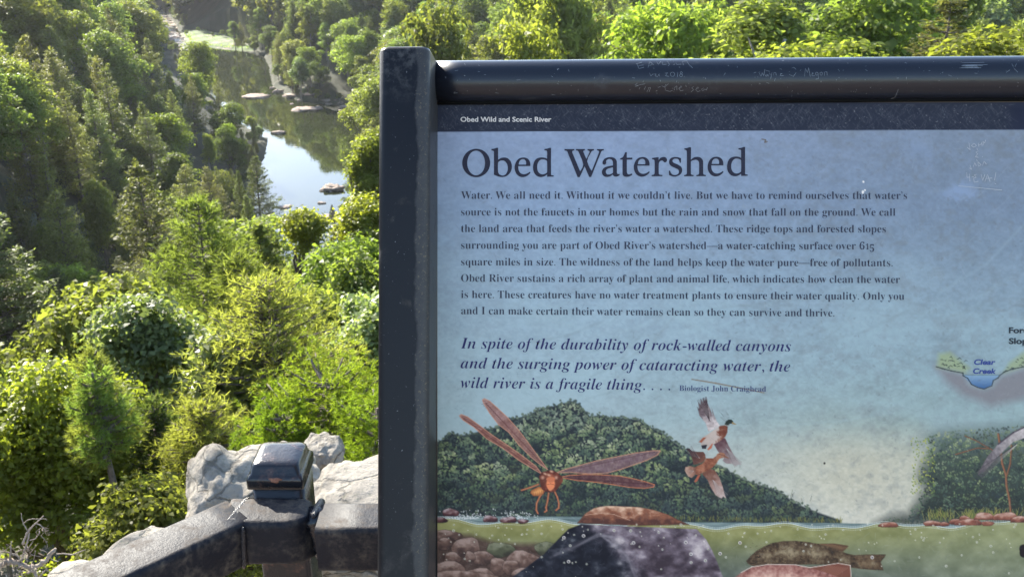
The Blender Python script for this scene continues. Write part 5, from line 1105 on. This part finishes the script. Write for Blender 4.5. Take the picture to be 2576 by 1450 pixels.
hero('pine_tree', 205, 858, 12.4, pine, 'needle_light', 'bark', 'thin young pine with bare dark stems in front of the pale tree', 'pine', crown_len=1.7, cr=.62, seed=306, step=.014, nb=6, pads=44, ls=.10, needles=9, irregular=.5)
hero('pine_tree', 262, 915, 12.0, pine, 'needle_light', 'bark', 'second thin pine leaning beside the glossy green tree', 'pine', crown_len=1.2, cr=.5, seed=316, step=.014, nb=6, pads=40, ls=.10, needles=9, irregular=.5)
hero('conifer_tree', 485, 500, 36.0, pine, 'needle_light', 'bark', 'tall pointed green conifer in the middle left below the river', 'conifer', crown_len=7.5, cr=3.6, seed=307, step=.027, nb=8, pads=60, ls=.32, needles=6, irregular=.6, blob=.7, power=1.15)
hero('conifer_tree', 600, 640, 33.0, pine, 'needle_light', 'bark', 'rounder green conifer right of the tall pointed one', 'conifer', crown_len=6.0, cr=2.9, seed=308, step=.027, nb=8, pads=60, ls=.32, needles=6, irregular=.6, blob=.7, power=1.4)
hero('cedar_tree', 685, 692, 16.5, pine, 'needle_cedar', 'bark', 'large yellowish cedar rising behind the fence post cap', 'cedar', crown_len=5.2, cr=2.9, seed=309, step=.015, nb=10, pads=62, ls=.14, needles=7, irregular=.55, blob=.8, droop=-.06, power=1.15)
hero('cedar_tree', 510, 1010, 13.0, pine, 'needle_cedar', 'bark', 'smaller straw yellow cedar left of the pale boulder', 'cedar', crown_len=3.0, cr=1.55, seed=310, step=.014, nb=10, pads=52, ls=.12, needles=7, irregular=.55, blob=.8, droop=-.06, power=1.3)
hero('scrub_pine', 815, 925, 8.4, pine, 'needle_scrub', 'bark', 'low lime green pine with twisted pale stems right behind the boulders', 'pine', crown_len=1.5, cr=.95, seed=311, step=.022, nb=7, pads=115, ls=.055, needles=14, irregular=.5, blob=.9, power=2.2)
hero('scrub_pine', 905, 985, 7.6, pine, 'needle_scrub', 'bark', 'lime green scrub pine whose crown meets the sign post', 'pine', crown_len=1.25, cr=.62, seed=312, step=.022, nb=7, pads=110, ls=.055, needles=14, irregular=.5, blob=.9, power=2.2)
hero('scrub_pine', 690, 1010, 8.0, pine, 'needle_scrub', 'bark', 'small lime green pine just above the fence post cap', 'pine', crown_len=1.1, cr=.5, seed=313, step=.022, nb=7, pads=100, ls=.055, needles=14, irregular=.5, blob=.9, power=2.2)
hero('pine_tree', 655, 560, 40.0, pine, 'needle_light', 'bark', 'light green pine on the bluff below the lowest pool', 'pine', crown_len=7.0, cr=2.5, seed=314, step=.035, nb=7, pads=70, ls=.34, irregular=.4)
hero('broadleaf_tree', 845, 560, 30.0, broadleaf, 'leaf_maple', 'bark', 'light green tree below the river boulder and left of the sign post', crown_len=6.5, cr=2.2, seed=315, K=50, per=120, leaf=.15, lobe=(.2, .32), twig=4)
hero('broadleaf_tree', 762, 528, 44.0, broadleaf, 'leaf_bright', 'bark', 'little round bright tree standing out against the pool', crown_len=2.4, cr=1.15, seed=317, K=24, per=90, leaf=.16, lobe=(.26, .4), twig=4)
hero('broadleaf_tree', 930, 480, 46.0, broadleaf, 'leaf_bright', 'bark', 'bright tree against the sign post beside the tan river boulder', crown_len=7, cr=2.6, seed=318, K=50, per=140, leaf=.17, lobe=(.2, .32), twig=4)
hero('broadleaf_tree', 935, 310, 70.0, broadleaf, 'leaf_maple', 'bark', 'light tree at the post overlapping the upper pool', crown_len=9, cr=2.8, seed=319, K=50, per=130, leaf=.22, lobe=(.2, .32), twig=4)
hero('broadleaf_tree', 905, 640, 26.0, broadleaf, 'leaf_poplar', 'bark', 'mid green tree behind the silvery one at the post', crown_len=5, cr=1.7, seed=320, K=50, per=110, leaf=.13, lobe=(.2, .32), twig=5)
hero('broadleaf_tree', 770, 700, 24.0, broadleaf, 'leaf_poplar', 'bark', 'green tree behind the right shoulder of the yellow cedar', crown_len=5, cr=1.8, seed=321, K=50, per=110, leaf=.13, lobe=(.2, .32), twig=5)
hero('hemlock_tree', 380, 1010, 14.0, pine, 'needle_hemlock', 'bark', 'dark hemlock in the shade between the pale tree and straw cedar', 'conifer', crown_len=6, cr=1.5, seed=322, step=.02, nb=8, pads=60, ls=.15, droop=.18, needles=7, irregular=.35)
hero('hemlock_tree', 470, 830, 20.0, pine, 'needle_hemlock', 'bark', 'dark hemlock behind the pale large leaved tree', 'conifer', crown_len=6, cr=1.8, seed=323, step=.02, nb=8, pads=60, ls=.2, droop=.18, needles=7, irregular=.35)
# top right: pine limb and near crowns behind the sign
hero('pine_tree', 2610, -70, 9.0, pine, 'needle_light', 'bark_grey', 'near pine reaching into the top right corner', 'pine', crown_len=2.2, cr=.95, seed=330, step=.045, nb=6, pads=70, ls=.10, needles=14, irregular=.3)
for px, py, t, key, lab, wd, v in ((1340, -20, 95, 'maple_tree', 'sunlit light tree above the left third of the sign rail', 1.1, 0), (1480, 40, 72, 'maple_tree', 'rounded yellow green crown just above the rail, left of its middle', 1.0, 1), (1640, -40, 80, 'maple_tree', 'broad yellow green tree above the middle of the rail', 1.25, 2), (1800, 10, 84, 'oak_tree', 'shaded dull tree in the gap above the middle of the rail', 1.1, 1), (1940, -30, 62, 'poplar_tree', 'tall green tree right of the middle of the rail', 1.2, 0), (2060, 40, 52, 'maple_tree', 'low bright crown touching the rail right of its middle', 1.0, 0), (2190, -70, 66, 'oak_tree', 'dark green tree above the right part of the rail', 1.3, 2), (2290, 70, 44, 'maple_tree', 'small bright bushy crown above the scraped part of the rail', .9, 1), (2420, -10, 50, 'pine_tree', 'yellow green pine crown above the right end of the rail', 1.1, 1), (1200, 60, 110, 'maple_tree', 'light green tree above the left end of the rail', 1.1, 1), (1110, 10, 130, 'oak_tree', 'olive tree directly right of the sign post top', 1.1, 3), (1400, -90, 130, 'oak_tree', 'upper olive tree above the left part of the rail', 1.2, 0), (1730, -120, 115, 'maple_tree', 'back row light tree above the middle of the rail', 1.2, 1), (2330, -140, 95, 'oak_tree', 'back row dark tree near the top right corner', 1.3, 0), (2540, 30, 40, 'maple_tree', 'bright leafy crown in the right corner above the rail', .9, 2)):
    tp = at(px, py, t); zb = float(terrain(tp[:1], tp[1:2])[0]); h = min(46, max(9, tp[2]-zb)); TAKEN.append((tp[0], tp[1], 3)); pr = PROTO[key][v % len(PROTO[key])]
    place(key, tp[0], tp[1], h, px*.37, lab, None, v, False, max(.62, 5.4*wd/(pr['cr']*h/pr['h'])), tp[2]-h)
# single trees that stand out on the far side of the near gully
for px, py, t, key, lab, wd, v in ((338, 425, 150, 'maple_tree', 'vivid yellow green tree glowing in the shaded left valley', .72, 0), (40, 250, 125, 'pine_tree', 'big layered pine at the left edge of the photo', 1.0, 0), (110, 385, 118, 'pine_tree', 'pine with a bare pale lower stem, near the left edge', 1.0, 1), (640, 392, 165, 'pine_tree', 'spreading pine overhanging the left side of the pool', 1.35, 2), (265, 158, 175, 'pine_tree', 'rounded top pine high on the left slope', 1.1, 1), (150, 110, 190, 'pine_tree', 'upright pine near the top of the left slope', 1.05, 2), (430, 225, 190, 'pine_tree', 'tall pine in the middle of the left slope', 1.0, 3), (575, 300, 195, 'maple_tree', 'slim bright green tree on the left bank in front of the pool', .55, 2), (520, 330, 180, 'poplar_tree', 'narrow green tree left of the slim bright one', .7, 1), (235, 455, 130, 'oak_tree', 'brownish green tree left of the vivid glowing one', .7, 1), (310, 380, 160, 'hemlock_tree', 'dark conifer above the vivid glowing tree', .9, 0), (750, 142, 400, 'beech_tree', 'olive yellow tree on the far bank beside the rocks', .9, 0), (540, 190, 250, 'pine_tree', 'slender pine leaning over the upper pool from the left bank', .9, 1), (30, 480, 105, 'hemlock_tree', 'dark conifer in shade at the left edge', 1.1, 1), (140, 560, 112, 'oak_tree', 'shaded green tree low on the left, under the pines', .9, 2), (60, 200, 150, 'maple_tree', 'light leafy crown at the left edge above the big pine', 1.0, 1), (600, 430, 150, 'hemlock_tree', 'dark conifer left of the spreading pine', .8, 2), (220, 600, 100, 'hemlock_tree', 'broad dark conifer in the shaded gully', 1.1, 0)):
    stand(key, px, py, t, lab, wd, v, rz=px*.21, hw=23.0*(1 if key == 'pine_tree' else .8)+(px % 5)*.5)
# the forest: jittered rows over the land the view takes in
fg = np.random.default_rng(2024)
cand = []
def field(x0, x1, y0, y1, sp):
    xs = np.arange(x0, x1, sp); ys = np.arange(y0, y1, sp*.9); X, Y = np.meshgrid(xs, ys); X = X+(np.arange(len(ys)) % 2)[:, None]*sp*.5
    return np.stack([X.ravel(), Y.ravel()], 1)+fg.uniform(-.38, .38, (X.size, 2))*sp
pts = np.concatenate([field(-420, 260, 235, 720, 11.2), field(-200, 160, 92, 235, 10.0), field(-70, 110, 24, 92, 5.6), field(-480, 60, 640, 1000, 8.6), field(-560, 100, 1000, 1180, 11.0)])
zt_ = terrain(pts[:, 0], pts[:, 1]); dr = sd_poly(pts[:, 0], pts[:, 1], RIVER); db_ = sd_poly(pts[:, 0], pts[:, 1], np.array(BAR))
P3 = np.stack([pts[:, 0], pts[:, 1], zt_], 1)-C0; f_ = P3@CB[1]; sxp = 1288+P3@CB[0]/f_*FPX; hh = 16*FPX/np.maximum(f_, 1); syb = 725-P3@CB[2]/f_*FPX; syt = syb-hh
margin = 6*FPX/np.maximum(f_, 1)
vis = (f_ > 5) & (sxp > -margin-40) & (sxp < 2576+margin+40) & (syb > -120) & (syt < 1300) & (dr > 2.5) & (db_ > .5)
vis &= ~((sxp > 1040+margin) & (syt > 210))                       # wholly behind the panel
OPEN = [np.array(L) for L in ([(700, 340), (790, 330), (880, 330), (880, 415), (805, 480), (800, 535), (742, 585), (695, 560), (700, 440)], [(640, 262), (700, 250), (880, 290), (880, 320), (720, 320)], [(500, 140), (640, 150), (660, 215), (640, 255), (590, 240)], [(378, 22), (425, 25), (470, 110), (520, 138), (455, 125), (405, 88)])]
SKY_X = [0, 150, 250, 330, 420, 480, 560, 640, 740, 850, 950, 1100, 2576]; SKY_Y = [850, 850, 790, 710, 640, 520, 560, 600, 590, 500, 330, 60, 0]   # crest of the near trees in the view
order = np.argsort(f_); count = {}; far_pts = []
for i in order:
    if not vis[i]: continue
    x, y = pts[i]; d = f_[i]
    if any((x-a)**2+(y-b)**2 < (r_+1.2)**2 for a, b, r_ in TAKEN): continue
    xr = np.interp(y, [190, 228, 300, 440, 620, 760, 1200], [-40, -45, -62, -95, -170, -215, -420]); left = x < xr; near = d < 95; u = fg.random()
    lowz = zt_[i]-ZR
    if near: key = ['maple_tree', 'poplar_tree', 'oak_tree', 'pine_tree', 'hemlock_tree', 'beech_tree'][np.searchsorted([.34, .52, .72, .84, .93], u)]; h = fg.uniform(7, 12); where = 'on the near bluff below the overlook'
    elif left and lowz < 26 and d < 300: key = ['pine_tree', 'hemlock_tree', 'oak_tree', 'maple_tree', 'poplar_tree'][np.searchsorted([.54, .72, .84, .93], u)]; h = fg.uniform(17, 29)*(1.18 if key == 'pine_tree' else 1); where = 'on the lower left slope above the river'
    elif left: key = ['oak_tree', 'poplar_tree', 'maple_tree', 'pine_tree', 'beech_tree'][np.searchsorted([.38, .58, .74, .88], u)]; h = fg.uniform(17, 29); where = 'high on the left slope'
    elif d > 235: key = ['oak_tree', 'poplar_tree', 'maple_tree', 'hemlock_tree', 'beech_tree'][np.searchsorted([.30, .58, .80, .92], u)]; h = fg.uniform(19, 31); where = 'in the forest across the river'
    else: key = ['maple_tree', 'oak_tree', 'poplar_tree', 'beech_tree', 'pine_tree'][np.searchsorted([.38, .62, .80, .92], u)]; h = fg.uniform(9, 15); where = 'on the slope behind the sign'
    if dr[i] < 9: h *= .7
    top_px = 725-((zt_[i]+h-CAMZ)*CB[2][2]+y*CB[2][1])/((zt_[i]+h-CAMZ)*CB[1][2]+y*CB[1][1])*FPX
    R_ = np.array([[y*CB[1][1]+(zt_[i]+k*h-CAMZ)*CB[1][2], y*CB[2][1]+(zt_[i]+k*h-CAMZ)*CB[2][2]] for k in (1, .75, .5)]); qx = np.repeat(1288+x/R_[:, 0]*FPX, 3)+np.tile([-1, 0, 1], 3)*.14*h/np.repeat(R_[:, 0], 3)*FPX; qy = np.repeat(725-R_[:, 1]/R_[:, 0]*FPX, 3)
    if any((sd_poly(qx, qy, G) < 0).any() for G in OPEN): continue
    if any(abs(sxp[i]-cx_) < 4.0/d*FPX+22 and top_px < cy_+80 and d < ct_ for cx_, cy_, ct_ in CLEAR): h *= .5; top_px += 60
    if d < 118 and top_px < np.interp(sxp[i], SKY_X, SKY_Y)+(12 if sxp[i] < 1000 else -60): continue
    if d > 560 or count.get(key, 0) >= 270: far_pts.append((key, x, y, zt_[i], h*1.1)); continue
    count[key] = count.get(key, 0)+1
    place(key, x, y, h, fg.uniform(0, 6.28), DESC[key]+' '+where, DESC[key].replace(' tree', '')+' trees '+where if 'tree' in DESC[key] else DESC[key]+' trees '+where, int(fg.integers(0, 4)), d > 170, fg.uniform(.9, 1.4) if d > 95 else fg.uniform(.75, 1.0), zt_[i])
import sys; print('forest', count, 'far', len(far_pts), file=sys.stderr)
bg_ = np.random.default_rng(77); nb_ = 0
RV = np.concatenate([RIVER, RIVER[:1]]); seg = np.diff(RV, axis=0); ln = np.linalg.norm(seg, axis=1)
for k in range(len(seg)):
    for t in np.arange(2.5, ln[k], 5.0):
        nrm_ = np.array([seg[k][1], -seg[k][0]])/ln[k]
        for sgn in (1, -1):
            P_ = RV[k]+seg[k]*t/ln[k]+sgn*nrm_*bg_.uniform(3.4, 8)
            if sd_poly(P_[:1], P_[1:], RIVER)[0] < 2.6 or sd_poly(P_[:1], P_[1:], np.array(BAR))[0] < 1 or P_[1] < 225 or bg_.random() < .18: continue
            q_ = np.array([P_[0], P_[1], ZR+3])-C0; dq = q_@CB[1]; qx, qy = 1288+q_[0]/dq*FPX, 725-(q_@CB[2])/dq*FPX
            if qx > 1000 or qx < 250: continue
            nb_ += 1; place(['maple_tree', 'beech_tree', 'oak_tree', 'hemlock_tree'][int(bg_.integers(0, 4))], P_[0], P_[1], bg_.uniform(3, 7.5), bg_.uniform(0, 6), 'low bank growth crowding the river edge', 'bushes along the river bank', int(bg_.integers(0, 3)), True, 1.35)
for px, py, hh_ in ((500, 84, 4), (560, 96, 5), (585, 100, 4), (604, 112, 6), (625, 118, 5), (535, 92, 3), (640, 132, 6), (470, 92, 4), (640, 118, 7)):
    t = on_z(px, py, ZR+.6); place('beech_tree' if px % 2 else 'maple_tree', t[0], t[1], hh_, px*.3, 'low bush on the grassy gravel bar beside the distant rapids', 'bushes on the gravel bar', px % 3, True, 1.3, ZR+.5)
# the far wood reads as one mass: coarse crowns in one object
if far_pts:
    mbv, mbf, off = [], [], 0; fs = [broadleaf(16, 6.0, 400+s, K=22, per=46, leaf=1.1)[0] for s in range(4)]
    for k, (key, x, y, z, h) in enumerate(far_pts):
        v, (q,) = fs[k % 4]; a = fg.uniform(0, 6.28); s = h/16; ca, sa = math.cos(a), math.sin(a)
        V = v*s; V = np.stack([V[:, 0]*ca-V[:, 1]*sa+x, V[:, 0]*sa+V[:, 1]*ca+y, V[:, 2]+z], 1); mbv.append(V); mbf.append(q+off); off += len(V)
    o = link('far_wood', mesh_np('far_wood', np.concatenate(mbv), np.concatenate(mbf), M['leaf_oak'])); structure(o, 'stuff')
# ------------------------------------------------------------------ thin morning haze over the gorge
mb = MB(); x0, x1, y0, y1, z0, z1 = -960, 960, -80, 1580, -84, 75
mb.add([(x, y, z) for z in (z0, z1) for x, y in ((x0, y0), (x1, y0), (x1, y1), (x0, y1))], [(3, 2, 1, 0), (4, 5, 6, 7), (0, 1, 5, 4), (1, 2, 6, 5), (2, 3, 7, 6), (3, 0, 4, 7)])
m = bpy.data.materials.new('haze'); m.use_nodes = True; nt = m.node_tree; nt.nodes.remove(nt.nodes['Principled BSDF'])
v = N(nt, 'ShaderNodeVolumePrincipled'); v.inputs['Color'].default_value = (.92, .95, 1, 1); v.inputs['Density'].default_value = .00005; v.inputs['Anisotropy'].default_value = .35
nt.links.new(v.outputs[0], nt.nodes['Material Output'].inputs['Volume'])
structure(link('haze', mb.mesh('haze', m, False)), 'stuff')
sc.cycles.volume_bounces = 0
